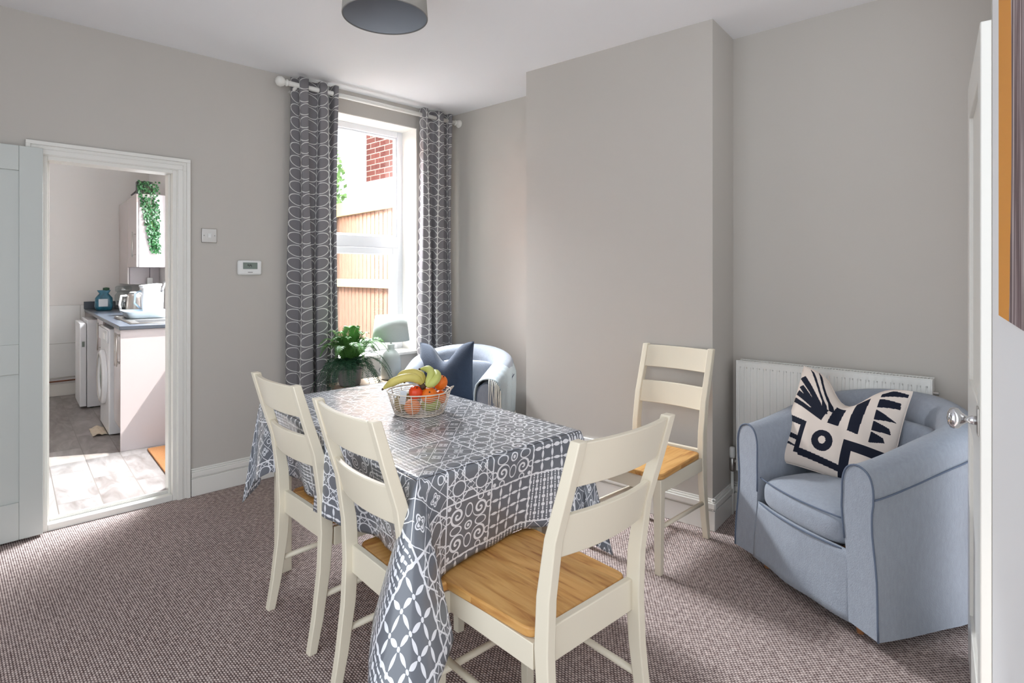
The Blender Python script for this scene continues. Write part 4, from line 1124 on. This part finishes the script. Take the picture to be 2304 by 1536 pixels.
    for k in range(-10, 11):
        u = k / 10; pts.append((u * 0.226, 0.325 + 0.030 * (1 - u * u) + 0.0, 0.424))
    MB().tube(pts, 0.0032, 6).build('piping', M['pipe'], t, smooth=True)
    MB().tube([(x, y + 0.006, z - 0.112) for x, y, z in pts], 0.0032, 6).build('piping', M['pipe'], t, smooth=True)
    o = rb(0, 0, 0, 0.225, 0.05, 0.155, 0.5, 0, 32, 16).build('back_cushion', M['bluefab'], t, smooth=True, subsurf=1)
    o.location = (0, -0.165, 0.56); o.rotation_euler = (R(10), 0, 0)
    for sx in (-0.25, 0.25):
        for sy in (-0.17, 0.27):
            MB().lathe([(0.012, 0.0), (0.020, 0.06), (0.022, 0.10)], (sx, sy, 0), 14).build('leg', M['legwood'], t, smooth=True)
    return t
T1P, T1F = (-0.375, 4.06), Vector((-0.226, -0.974))
T2P, T2F = (1.495, 2.475), Vector((-0.962, -0.272))
tub = make_tub('grey-blue tub armchair beside the radiator with a black and cream cushion')
tub.location = (*T2P, 0); tub.rotation_euler = (0, 0, ang_face(T2F))
dup(tub, (*T1P, 0), ang_face(T1F), 'grey-blue tub armchair in the window corner with a navy cushion and a throw')

# pillows
def pillow(name, m, label, loc, rot, S, T, chop, ear, cat='cushion', n_=64, colorfn=None):
    r = thing(name, label, cat, loc); r.rotation_mode = 'QUATERNION'; r.rotation_quaternion = rot
    def shape(u, v, side):
        x = u * S * (1 - 0.07 * (1 - v * v)); z = v * S * (1 - 0.07 * (1 - u * u))
        g = math.exp(-(u / 0.42) ** 2) * max(0, (v + 0.35) / 1.35) ** 2
        z -= chop * g
        x *= 1 - 0.10 * max(0, v) * math.exp(-((abs(u) - 0.6) / 0.5) ** 2)
        th = T * ((1 - abs(u) ** 2.6) ** 0.55) * ((1 - abs(v) ** 2.6) ** 0.55)
        th *= 1 - 0.55 * math.exp(-(u / 0.22) ** 2) * max(0, v) ** 1.5
        wr = 0.0035 * math.sin(u * 11 + v * 5) * (1 - u * u) * (1 - v * v)
        return (x, side * (th + 0.001) + wr, z + S)
    for side, nm in ((-1, 'cover_front'), (1, 'cover_back')):
        mb = MB().grid(lambda a, b: shape(a * 2 - 1, b * 2 - 1, side), n_, n_)
        o = mb.build(nm, m, r, smooth=True)
        if colorfn:
            at_ = o.data.color_attributes.new('pattern', 'FLOAT_COLOR', 'POINT')
            for i in range(n_ + 1):
                for j in range(n_ + 1):
                    k = colorfn(i / n_, j / n_) if side == -1 else 0
                    at_.data[i * (n_ + 1) + j].color = (k, k, k, 1)
    pts = []
    for k in range(100):
        q_ = k / 25
        s_ = q_ % 1 * 2 - 1
        u, v = ((s_, -1), (1, s_), (-s_, 1), (-1, -s_))[int(q_)]
        pts.append(shape(u, v, 0))
    MB().tube(pts, 0.0025, 5, closed=True).build('seam', m, r, smooth=True)
    return r
def look(face, lean, roll=0.0):
    # pillow front is local -y; face = direction the front looks at
    base = Vector((face[0], face[1])).normalized()
    rz = math.atan2(base.y, base.x) + PI / 2
    return (Euler((0, 0, rz)).to_quaternion() @ Euler((-lean, 0, 0)).to_quaternion() @ Euler((0, roll, 0)).to_quaternion())
def inpoly(p, x, y):
    c = False; j = len(p) - 1
    for i in range(len(p)):
        if (p[i][1] > y) != (p[j][1] > y) and x < (p[j][0] - p[i][0]) * (y - p[i][1]) / (p[j][1] - p[i][1]) + p[i][0]: c = not c
        j = i
    return c
# pattern drawn on the cushion front, in 0..1 cushion coordinates (x right, y up)
POLY = [
 [(0.0, 0.86), (0.05, 0.90), (0.30, 0.70), (0.36, 0.62), (0.30, 0.60), (0.16, 0.74)],
 [(0.02, 0.77), (0.06, 0.80), (0.26, 0.66), (0.34, 0.58), (0.26, 0.585), (0.14, 0.68)],
 [(0.07, 0.99), (0.12, 0.97), (0.37, 0.70), (0.40, 0.60), (0.34, 0.60), (0.31, 0.72)],
 [(0.15, 1.0), (0.20, 0.98), (0.42, 0.76), (0.46, 0.66), (0.40, 0.66), (0.37, 0.75)],
 [(0.01, 0.69), (0.16, 0.63), (0.30, 0.56), (0.36, 0.60), (0.22, 0.66), (0.03, 0.74)],
 [(0.01, 0.61), (0.14, 0.575), (0.36, 0.50), (0.36, 0.60), (0.20, 0.60), (0.01, 0.66)],
 [(0.26, 0.56), (0.36, 0.5), (0.40, 0.66), (0.33, 0.68)],
 [(0.42, 0.50), (0.52, 0.50), (0.54, 0.80), (0.45, 0.80)],
 [(0.60, 0.48), (0.70, 0.46), (0.72, 0.92), (0.61, 0.92)],
 [(0.80, 0.90), (0.99, 0.93), (0.99, 0.96), (0.88, 0.98), (0.80, 0.94)],
 [(0.80, 0.78), (0.97, 0.80), (0.96, 0.86), (0.80, 0.88)],
 [(0.80, 0.65), (0.97, 0.67), (0.80, 0.76)],
 [(0.80, 0.54), (0.95, 0.55), (0.93, 0.60), (0.80, 0.64)],
 [(0.80, 0.42), (0.92, 0.46), (0.90, 0.50), (0.80, 0.53)],
 [(0.0, 0.48), (0.23, 0.44), (0.23, 0.12), (0.18, 0.12), (0.18, 0.39), (0.0, 0.42)],
 [(0.0, 0.32), (0.19, 0.28), (0.19, 0.235), (0.0, 0.27)],
 [(0.0, 0.20), (0.19, 0.17), (0.23, 0.10), (0.66, 0.055), (0.66, 0.115), (0.23, 0.17), (0.0, 0.24)],
 [(0.60, 0.38), (0.95, 0.38), (0.95, 0.29), (0.68, 0.29), (0.68, 0.0), (0.60, 0.0)],
 [(0.03, 0.0), (0.10, 0.0), (0.08, 0.08), (0.04, 0.10)],
]
def pat(x, y):
    r_ = math.hypot((x - 0.415) / 0.098, (y - 0.30) / 0.105)
    if r_ < 1 and math.hypot((x - 0.412) / 0.034, (y - 0.305) / 0.038) > 1: return 1.0
    return 1.0 if any(inpoly(p, x, y) for p in POLY) else 0.0
def patmat():
    m, nt, b = node_mat('black_cream_print', 0.85, 0.2)
    a = nt.nodes.new('ShaderNodeVertexColor'); a.layer_name = 'pattern'
    f = Ex(nt, a.outputs[0]).m('MULTIPLY_ADD', 3.0, -1.0).mx(0.0).mn(1.0)
    nt.links.new(ramp_mix(nt, f, lin((216, 204, 194)), lin((26, 30, 44))), b.inputs['Base Color'])
    return m
M['print'] = patmat()
def loc_in(P_, Fv, x, y):
    rgt = Vector((Fv.y, -Fv.x)); return Vector(P_) + rgt * x + Fv * y
pc = loc_in(T2P, T2F, 0.085, 0.10)
pillow('cushion', M['print'], 'cream cushion with bold black shapes propped in the armchair by the radiator', (*pc, 0.445), look(T2F.lerp(Vector((-0.35, -0.94)), 0.55), 0.42, 0.14), 0.235, 0.075, 0.12, 0.0, n_=200, colorfn=pat)
pc = loc_in(T1P, T1F, 0.10, 0.03)
pillow('cushion', M['navy'], 'navy blue cushion with pointed corners in the window corner armchair', (*pc, 0.44), look(T1F, 0.30, -0.05), 0.215, 0.075, 0.13, 0.0)

# throw over the arm of the window corner chair (image right = local -x)
tw = thing('throw_blanket', 'pale blue fringed throw draped over the arm of the window corner armchair', 'throw', (*T1P, 0), ang_face(T1F))
def thr(u, v):
    # u across the arm (inside -> outside), v from front to back
    y = 0.335 - 0.42 * v + 0.02 * math.sin(u * 7)
    Hh = 0.662 + 0.07 * v
    s = u * 1.0
    if s < 0.35: x, z = -0.222 - 0.012 * s, 0.40 + (Hh - 0.06 - 0.40) * (s / 0.35)
    elif s < 0.55:
        a = PI * (s - 0.35) / 0.20; x, z = -0.302 + 0.078 * math.cos(a) , Hh - 0.055 + 0.062 * math.sin(a)
    else: x, z = -0.382 - 0.012 * (s - 0.55), Hh - 0.055 - (0.28) * (s - 0.55) / 0.45
    wv = 0.006 * math.sin(v * 19 + u * 3)
    return (x + (wv if s > 0.55 or s < 0.35 else 0) * (-1 if s > 0.5 else 1), y, z + (abs(wv) if 0.35 <= s <= 0.55 else 0))
MB().grid(thr, 40, 30).build('blanket', M['throw'], tw, smooth=True, solid=0.008)
mb = MB()
for i in range(34):
    v = i / 33; x, y, z = thr(1.0, v)
    mb.tube([(x, y, z), (x - 0.006 + random.uniform(-0.006, 0.006), y + random.uniform(-0.006, 0.006), z - 0.05), (x + random.uniform(-0.01, 0.01), y + random.uniform(-0.012, 0.012), z - 0.10)], [0.004, 0.0034, 0.002], 5)
for i in range(30):
    u = 0.46 + 0.34 * i / 30; x, y, z = thr(u, 0.0)
    y = max(y, 0.345); l_ = random.uniform(0.13, 0.19)
    mb.tube([(x, y - 0.01, z), (x + random.uniform(-0.008, 0.004), y + 0.012, z - l_ * 0.4), (x + random.uniform(-0.012, 0.006), y + 0.014, z - l_)], [0.004, 0.0034, 0.002], 5)
mb.build('fringe', M['fringe'], tw, smooth=True)

# ------------------------------------------------------------------ side table, lamp, fern
st = thing('side_table', 'small low side table behind the dining table by the window', 'side table', (-0.99, 4.02, 0), ANG_A)
MB().box((0, 0, 0.58), (0.46, 0.30, 0.022)).build('tabletop', M['underlay'], st, bevel=0.003)
for sx in (-0.20, 0.20):
    for sy in (-0.12, 0.12): MB().box((sx, sy, 0.284), (0.03, 0.03, 0.568)).build('leg', M['underlay'], st, bevel=0.002)
lm = thing('table_lamp', 'table lamp with grey ceramic base and pale drum shade in front of the window', 'lamp', (-0.868, 4.14, 0.592))
MB().lathe([(0.055, 0), (0.068, 0.006), (0.073, 0.03), (0.073, 0.13), (0.066, 0.165), (0.045, 0.195), (0.028, 0.21), (0.024, 0.225), (0.026, 0.245), (0.022, 0.25), (0, 0.25)], (0, 0, 0), 40).build('lamp_base', M['ceramic'], lm, smooth=True)
MB().tube([(0, 0, 0.25), (0, 0, 0.36)], 0.008, 10).build('lamp_stem', M['steel'], lm, smooth=True)
MB().lathe([(0.132, 0.275), (0.108, 0.455)], (0, 0, 0), 48, cap=False).build('lamp_shade', M['shade_pale'], lm, smooth=True, solid=0.002)
mb = MB()
for a in (0, 2.09, 4.19): mb.tube([(0, 0, 0.36), (0.109 * math.cos(a), 0.109 * math.sin(a), 0.44)], 0.0015, 5)
mb.build('shade_carrier', M['steel'], lm)
MB().tube([(-0.06, 0.03, 0.01), (-0.10, 0.07, 0.05), (-0.05, 0.10, 0.16), (-0.02, 0.10, 0.24)], 0.0025, 6).build('cable', M['dark'], lm, smooth=True)

fe = thing('potted_fern', 'large green potted fern with arching fronds in front of the left curtain', 'plant', (-1.095, 3.90, 0.592))
MB().lathe([(0.055, 0), (0.07, 0.01), (0.085, 0.11), (0.088, 0.115), (0.078, 0.112), (0.07, 0.09), (0, 0.09)], (0, 0, 0), 28).build('pot', M['pot'], fe, smooth=True)
def frond(a, L_, lift, droop, m, wid=0.05):
    pts = []; n_ = 24
    for i in range(n_ + 1):
        u = i / n_
        r_ = L_ * (u * 0.95); z = 0.10 + lift * math.sin(u * PI * 0.55) - droop * u ** 2.4
        pts.append(Vector((r_ * math.cos(a), r_ * math.sin(a), z)))
    mb = MB().tube(pts, [0.003 * (1 - 0.7 * i / n_) for i in range(n_ + 1)], 5)
    for i in range(3, n_ + 1):
        for sub in (0, 0.5):
            if i == n_ and sub: continue
            p = pts[i] if not sub else (pts[i] + pts[i + 1]) / 2
            t_ = (pts[min(n_, i + 1)] - pts[i - 1]).normalized(); sd = t_.cross(Vector((0, 0, 1))).normalized()
            up = sd.cross(t_).normalized(); u = (i + sub) / n_
            l = wid * (math.sin(PI * min(1, 0.16 + u * 0.88)) ** 0.7) + 0.004; w_ = 0.0031
            for s in (-1, 1):
                d_ = (sd * s + t_ * 0.45 + up * random.uniform(-0.22, 0.1)).normalized()
                q_ = p + d_ * l; mid = p + d_ * l * 0.5 + up * 0.003
                mb.add([p, mid + t_ * w_, q_, mid - t_ * w_], [(0, 1, 2, 3)])
    o = mb.build('frond', m, fe); return o
for i in range(78):
    a = 2 * PI * i * 0.618 + random.uniform(-0.2, 0.2); tier = i % 3
    bk_ = math.sin(a - 0.9) > 0.75                      # towards the window: keep short
    if tier == 0: frond(a, random.uniform(0.24, 0.33) * (0.6 if bk_ else 1), random.uniform(0.12, 0.22), random.uniform(0.24, 0.40), M['leafd'], 0.052)
    elif tier == 1: frond(a, random.uniform(0.17, 0.27) * (0.7 if bk_ else 1), random.uniform(0.22, 0.29), random.uniform(0.08, 0.20), M['leaf'], 0.052)
    else: frond(a, random.uniform(0.06, 0.15), random.uniform(0.24, 0.33), random.uniform(0.0, 0.06), M['leaf'], 0.045)

# ------------------------------------------------------------------ kitchen contents
KA = math.atan2(Pd.y, Pd.x)
def kth(name, label, cat, s, p, z, group=None): return thing(name, label, cat, (*K(s, p), z), KA, group)
# local frame inside kth: +x = Pd (towards the right wall), +y = Q (away from us)
WTZ = ZK + 0.885
wt = kth('worktop', 'dark slate laminate worktop with square end facing the doorway', 'worktop', 0, 0, WTZ)
MB().box((0.298, SB / 2 - 0.006, 0.0145), (0.604, SB - 0.016, 0.029)).build('worktop_slab', M['worktop'], wt, bevel=0.004)
MB().box((0.28, SB - 0.022, 0.069), (0.58, 0.016, 0.08)).build('upstand', M['worktop'], wt, bevel=0.002)
WTZ2 = WTZ + 0.029
cb_ = kth('base_cabinet', 'gloss cashmere base cabinet at the near end of the kitchen run', 'cabinet', 0.02, 0.0, ZK)
MB().box((0.30, 0.01, 0.4425), (0.59, 0.018, 0.884)).build('end_panel', M['cabside'], cb_, bevel=0.001)
MB().box((0.32, 0.26, 0.50), (0.54, 0.47, 0.76)).build('carcass', M['cabside'], cb_)
MB().box((0.33, 0.26, 0.06), (0.50, 0.47, 0.12)).build('plinth', M['cab'], cb_)
dr = MB().box((0.028, 0.26, 0.505), (0.018, 0.47, 0.74)).build('door', M['cab'], cb_, bevel=0.002)
for y in (0.10,):
    MB().tube([(-0.018, y, 0.62), (-0.018, y, 0.86)], 0.006, 8).build('handle', M['steel'], dr, smooth=True)
mb = MB()
for z in (0.64, 0.84): mb.tube([(-0.018, 0.10, z), (0.02, 0.10, z)], 0.004, 8)
mb.build('handle_post', M['steel'], dr, smooth=True)
MB().tube([(-0.018, 0.02, 0.62), (-0.018, 0.02, 0.86)], 0.006, 8).build('rail_handle', M['steel'], cb_, smooth=True)
mb = MB()
for z in (0.64, 0.84): mb.tube([(-0.018, 0.02, z), (0.006, 0.02, z)], 0.004, 8)
mb.build('rail_handle_post', M['steel'], cb_, smooth=True)
wm = kth('washing_machine', 'white front-loading washing machine under the worktop', 'washing machine', 0.56, 0.0, ZK)
MB().box((0.28, 0.30, 0.43), (0.58, 0.595, 0.84)).build('casing', M['white_app'], wm, bevel=0.01)
MB().box((-0.016, 0.30, 0.79), (0.012, 0.58, 0.10)).build('control_panel', M['white_app'], wm, bevel=0.003)
MB().box((-0.026, 0.14, 0.79), (0.01, 0.12, 0.05)).build('drawer_pull', M['plastic'], wm, bevel=0.003)
RY = Matrix.Rotation(-PI / 2, 3, 'Y')
MB().lathe([(0.225, 0.0), (0.225, 0.022), (0.205, 0.035), (0.18, 0.028), (0.17, 0.0)], (-0.011, 0.30, 0.44), 40, rot=RY, cap=False).build('door_ring', M['white_app'], wm, smooth=True)
MB().lathe([(0.205, 0.034), (0.190, 0.038), (0.180, 0.030)], (-0.011, 0.30, 0.44), 40, rot=RY, cap=False).build('door_trim', M['steel'], wm, smooth=True)
MB().lathe([(0.168, 0.004), (0.12, 0.02), (0.0, 0.028)], (-0.011, 0.30, 0.44), 32, rot=RY, cap=False).build('door_glass', M['lcd'], wm, smooth=True)
c2 = kth('base_cabinet', 'narrow gloss cashmere base cabinet between washing machine and fridge', 'cabinet', 1.19, 0.0, ZK)
MB().box((0.31, 0.25, 0.50), (0.55, 0.49, 0.76)).build('carcass', M['cabside'], c2)
MB().box((0.33, 0.25, 0.06), (0.50, 0.49, 0.12)).build('plinth', M['cab'], c2)
d_ = MB().box((0.022, 0.25, 0.505), (0.018, 0.48, 0.74)).build('door', M['cab'], c2, bevel=0.002)
mb = MB().tube([(-0.02, 0.08, 0.62), (-0.02, 0.08, 0.86)], 0.006, 8).tube([(-0.02, 0.08, 0.64), (0.014, 0.08, 0.64)], 0.004, 8).tube([(-0.02, 0.08, 0.84), (0.014, 0.08, 0.84)], 0.004, 8); mb.build('handle', M['steel'], d_, smooth=True)
fg = kth('fridge', 'white undercounter fridge at the back of the kitchen, standing proud of the worktop', 'fridge', 1.86, -0.11, ZK)
MB().box((0.34, 0.28, 0.43), (0.56, 0.55, 0.84)).build('casing', M['white_app'], fg, bevel=0.006)
fd = MB().box((0.030, 0.28, 0.42), (0.052, 0.55, 0.80)).build('door', M['white_app'], fg, bevel=0.006)
MB().box((0.03, -0.002, 0.62), (0.02, 0.004, 0.05)).build('badge', M['lcd'], fd)
mb = MB()
for x in (0.1, 0.55): mb.box((x, 0.28, 0.005), (0.03, 0.5, 0.010))
mb.build('foot', M['dark'], fg)
# wall cabinets
def wallcab(label, s0, s1, z0, z1, hs_):
    w_ = kth('wall_cabinet', label, 'cabinet', s0, 0.3, z0, 'gloss cashmere wall cabinets')
    l = s1 - s0
    MB().box((0.165, l / 2, (z1 - z0) / 2), (0.265, l - 0.002, z1 - z0)).build('carcass', M['cabside'], w_, bevel=0.001)
    dd_ = MB().box((0.020, l / 2, (z1 - z0) / 2), (0.018, l - 0.006, z1 - z0 - 0.004)).build('door', M['cab'], w_, bevel=0.002)
    if hs_: MB().tube([(-0.016, 0.06, 0.10), (-0.016, 0.06, 0.34)], 0.006, 8).tube([(-0.016, 0.06, 0.12), (0.012, 0.06, 0.12)], 0.004, 8).tube([(-0.016, 0.06, 0.32), (0.012, 0.06, 0.32)], 0.004, 8).build('handle', M['steel'], dd_, smooth=True)
    return w_
wallcab('gloss cashmere wall cabinet with bar handle, the one carrying the trailing plant', 1.56, 2.15, 1.41, 2.12, True)
wc = wallcab('longer pale wall cabinet in the far kitchen corner', 2.155, 2.77, 1.235, 2.12, False)
# sink, tap, tray
sk = kth('sink', 'stainless steel inset sink and drainer on the worktop', 'sink', 0.12, 0.06, WTZ2)
MB().box((0.24, 0.48, 0.003), (0.44, 0.94, 0.006)).build('drainer', M['steel'], sk, bevel=0.003)
mb = MB().tube([(0.03, 0.02, 0.007), (0.45, 0.02, 0.007), (0.45, 0.94, 0.007), (0.03, 0.94, 0.007)], 0.004, 6, closed=True); mb.build('rolled_rim', M['steel'], sk, smooth=True)
MB().box((0.24, 0.20, 0.0065), (0.30, 0.26, 0.001)).build('bowl', M['dark'], sk)
tp = kth('kitchen_tap', 'chrome swan neck mixer tap behind the sink', 'tap', 0.36, 0.46, WTZ2 + 0.007)
MB().lathe([(0.026, 0), (0.024, 0.03), (0.016, 0.045), (0.014, 0.12)], (0, 0, 0), 18).build('tap_body', M['chrome'], tp, smooth=True)
MB().tube([(0, 0, 0.10), (0, 0, 0.24), (-0.02, 0, 0.30), (-0.07, 0, 0.325), (-0.12, 0, 0.30), (-0.135, 0, 0.25), (-0.137, 0, 0.225)], 0.0125, 12).build('spout', M['chrome'], tp, smooth=True)
MB().tube([(0.0, -0.02, 0.06), (0.0, -0.06, 0.075)], 0.008, 10).build('lever', M['chrome'], tp, smooth=True)
ty = kth('dish_drainer_tray', 'pale blue plastic dish tray lying on the sink drainer', 'tray', 0.62, 0.10, WTZ2 + 0.0115)
def rr(w_, h_, r_, z, n_=6):
    o = []
    for sx, sy, a0 in ((1, 1, 0), (-1, 1, 90), (-1, -1, 180), (1, -1, 270)):
        for k in range(n_ + 1): a = R(a0 + 90 * k / n_); o.append((sx * (w_ / 2 - r_) + r_ * math.cos(a), sy * (h_ / 2 - r_) + r_ * math.sin(a), z))
    return o
def loft(rings, capb=True):
    n_ = len(rings[0]); vs = [v for r_ in rings for v in r_]; fs = []
    for i in range(len(rings) - 1):
        for k in range(n_): fs.append((i * n_ + k, i * n_ + (k + 1) % n_, (i + 1) * n_ + (k + 1) % n_, (i + 1) * n_ + k))
    if capb: fs.append(tuple(range(n_))[::-1])
    return MB().add(vs, fs)
o = loft([rr(0.26, 0.36, 0.05, 0), rr(0.30, 0.40, 0.06, 0.05), rr(0.325, 0.425, 0.065, 0.055)]).build('tray_shell', M['blueg'], ty, smooth=True, solid=0.004); o.location = (0.17, 0.2, 0)
for y in (0.12, 0.25): MB().box((0.20, y, 0.02), (0.10, 0.02, 0.03)).build('tray_divider', M['blueg'], ty, bevel=0.004)
kt = kth('kettle', 'chrome and white electric kettle on the worktop', 'kettle', 1.30, 0.26, WTZ2)
MB().lathe([(0.07, 0), (0.075, 0.01), (0.07, 0.03), (0.06, 0.16), (0.055, 0.19), (0.03, 0.205), (0, 0.208)], (0, 0, 0), 28).build('kettle_body', M['steel'], kt, smooth=True)
MB().tube([(-0.055, 0, 0.18), (-0.10, 0, 0.18), (-0.115, 0, 0.10), (-0.10, 0, 0.03)], 0.010, 10).build('handle', M['plastic'], kt, smooth=True)
MB().lathe([(0.05, 0.206), (0.03, 0.215), (0, 0.217)], (0, 0, 0), 20).build('lid', M['white_app'], kt, smooth=True)
fl_ = kth('water_filter_jug', 'tall white plastic jug with slanted lid beside the tap', 'jug', 1.06, 0.36, WTZ2)
loft([rr(0.13, 0.22, 0.04, 0), rr(0.15, 0.24, 0.04, 0.02), rr(0.16, 0.25, 0.04, 0.25), rr(0.14, 0.23, 0.04, 0.262)]).build('jug_body', M['white_app'], fl_, smooth=True, solid=0.003)
MB().box((-0.01, 0, 0.275), (0.15, 0.23, 0.022), rot=Matrix.Rotation(-0.12, 3, 'Y')).build('lid', M['white_app'], fl_, bevel=0.006)
MB().tube([(-0.08, 0, 0.23), (-0.125, 0, 0.21), (-0.13, 0, 0.12), (-0.085, 0, 0.07)], 0.009, 10).build('handle', M['blueg'], fl_, smooth=True)
jr = kth('glass_storage_jar', 'clear glass storage jar at the back of the worktop', 'jar', 2.52, 0.32, WTZ2)
MB().lathe([(0.075, 0), (0.08, 0.01), (0.08, 0.15), (0.06, 0.175), (0.06, 0.19)], (0, 0, 0), 28).build('jar_body', M['jar'], jr, smooth=True)
MB().lathe([(0.072, 0.191), (0.075, 0.20), (0.075, 0.24), (0.06, 0.25), (0, 0.25)], (0, 0, 0), 28).build('lid', M['jar'], jr, smooth=True)
bgp = kth('detergent_packet', 'blue and green plastic packet standing at the back of the worktop', 'packet', 2.36, 0.13, WTZ2)
loft([rr(0.13, 0.09, 0.03, 0), rr(0.16, 0.11, 0.04, 0.04), rr(0.15, 0.10, 0.04, 0.13), rr(0.08, 0.06, 0.02, 0.175), rr(0.12, 0.04, 0.015, 0.21)]).build('packet_body', M['bag'], bgp, smooth=True)
MB().box((-0.01, -0.052, 0.08), (0.08, 0.01, 0.08)).build('printed_panel', M['card'], bgp, bevel=0.003)
MB().lathe([(0.02, 0.205), (0.03, 0.215), (0.028, 0.235), (0, 0.24)], (0.02, 0, 0), 14).build('clip', M['leafd'], bgp, smooth=True)
# socket hanging in front of the deep cabinet side
sp_ = kth('pull_switch', 'small white box hanging by a cord under the wall cabinet', 'switch', 2.08, 0.50, 1.255)
MB().box((0, 0, 0), (0.05, 0.03, 0.10)).build('switch_case', M['plastic'], sp_, bevel=0.004)
MB().tube([(0, 0, 0.05), (0, 0, 0.1545)], 0.0025, 6).build('cord', M['dark'], sp_)
# trailing plant on the cabinet
tpn = kth('trailing_plant', 'trailing green plant in a black box hanging down the kitchen wall cabinet', 'plant', 1.60, 0.385, 2.122)
MB().box((0.0, 0.03, 0.062), (0.13, 0.10, 0.122)).build('pot', M['black'], tpn, bevel=0.003)
MB().tube([(-0.075, 0.26, 0.012), (-0.06, 0.12, 0.03), (-0.05, 0.05, 0.06)], 0.008, 8).build('stem', M['black'], tpn, smooth=True)
mb = MB()
random.seed(11)
for i in range(620):
    f = random.random() ** 0.85
    z = 0.125 - f * 0.69
    wd = 0.085 * (1 - 0.72 * f) + 0.01; cx = 0.012 + 0.07 * f
    x = cx + random.uniform(-wd, wd); y = -0.050 - random.uniform(0.0, 0.035)
    a = random.uniform(-0.9, 0.9); L_ = random.uniform(0.018, 0.03)
    dx, dz = math.sin(a) * L_, -math.cos(a) * L_; px_, pz_ = math.cos(a) * L_ * 0.42, math.sin(a) * L_ * 0.42
    t_ = random.uniform(-0.01, 0.01)
    mb.add([(x, y, z), (x + dx * 0.5 + px_, y + t_, z + dz * 0.5 + pz_), (x + dx, y - 0.004, z + dz), (x + dx * 0.5 - px_, y - t_, z + dz * 0.5 - pz_)], [(0, 1, 2, 3)])
mb.build('leaves', M['leafk'], tpn)
mb = MB()
for k in range(7):
    x0 = -0.05 + k * 0.017
    mb.tube([(x0, -0.03, 0.123), (x0 + 0.005, -0.062, 0.08), (x0 * 0.6 + 0.03, -0.06, -0.15), (0.06 + k * 0.004, -0.06, -0.30 - 0.04 * k)], 0.0012, 5)
mb.build('vine', M['stem'], tpn)
# mat, cloth, pipe, sensor
mt = kth('doormat', 'orange-brown coir doormat on the kitchen floor by the doorway', 'mat', -0.49, 0.16, ZK)
MB().box((0.20, 0.0, 0.008), (0.40, 0.86, 0.015)).build('coir_pile', M['coir'], mt, bevel=0.004)
rg = kth('floor_cloth', 'crumpled beige cloth on the floor by the washing machine', 'cloth', 0.62, -0.06, ZK)
random.seed(5)
MB().grid(lambda u, v: (-0.05 + 0.10 * u, 0.0 + 0.30 * v, 0.006 + 0.022 * abs(math.sin(u * 5 + v * 9)) * (1 - abs(2 * u - 1)) + 0.004 * math.sin(v * 30)), 14, 30).build('folded_cloth', M['rag'], rg, smooth=True, solid=0.004)
pp = kth('heating_pipe', 'white copper pipes running low along the tiled kitchen wall', 'pipe', SB - 0.05, -1.3, ZK)
MB().tube([(-0.2, 0.0, 0.17), (1.25, 0.0, 0.20)], 0.008, 8).build('upper_pipe', M['trim'], pp, smooth=True)
MB().tube([(0.35, 0.0, 0.145), (1.25, 0.0, 0.165)], 0.007, 8).build('lower_pipe', M['copper'], pp, smooth=True)
MB().tube([(0.35, 0.0, 0.145), (0.35, 0.0, 0.172)], 0.01, 8).build('elbow', M['copper'], pp, smooth=True)
sn = kth('motion_sensor', 'small white sensor box high on the kitchen wall beside the open door', 'sensor', SB, -0.62, 2.27)
MB().box((0, -0.025, 0), (0.06, 0.05, 0.10)).build('sensor_case', M['plastic'], sn, bevel=0.012)
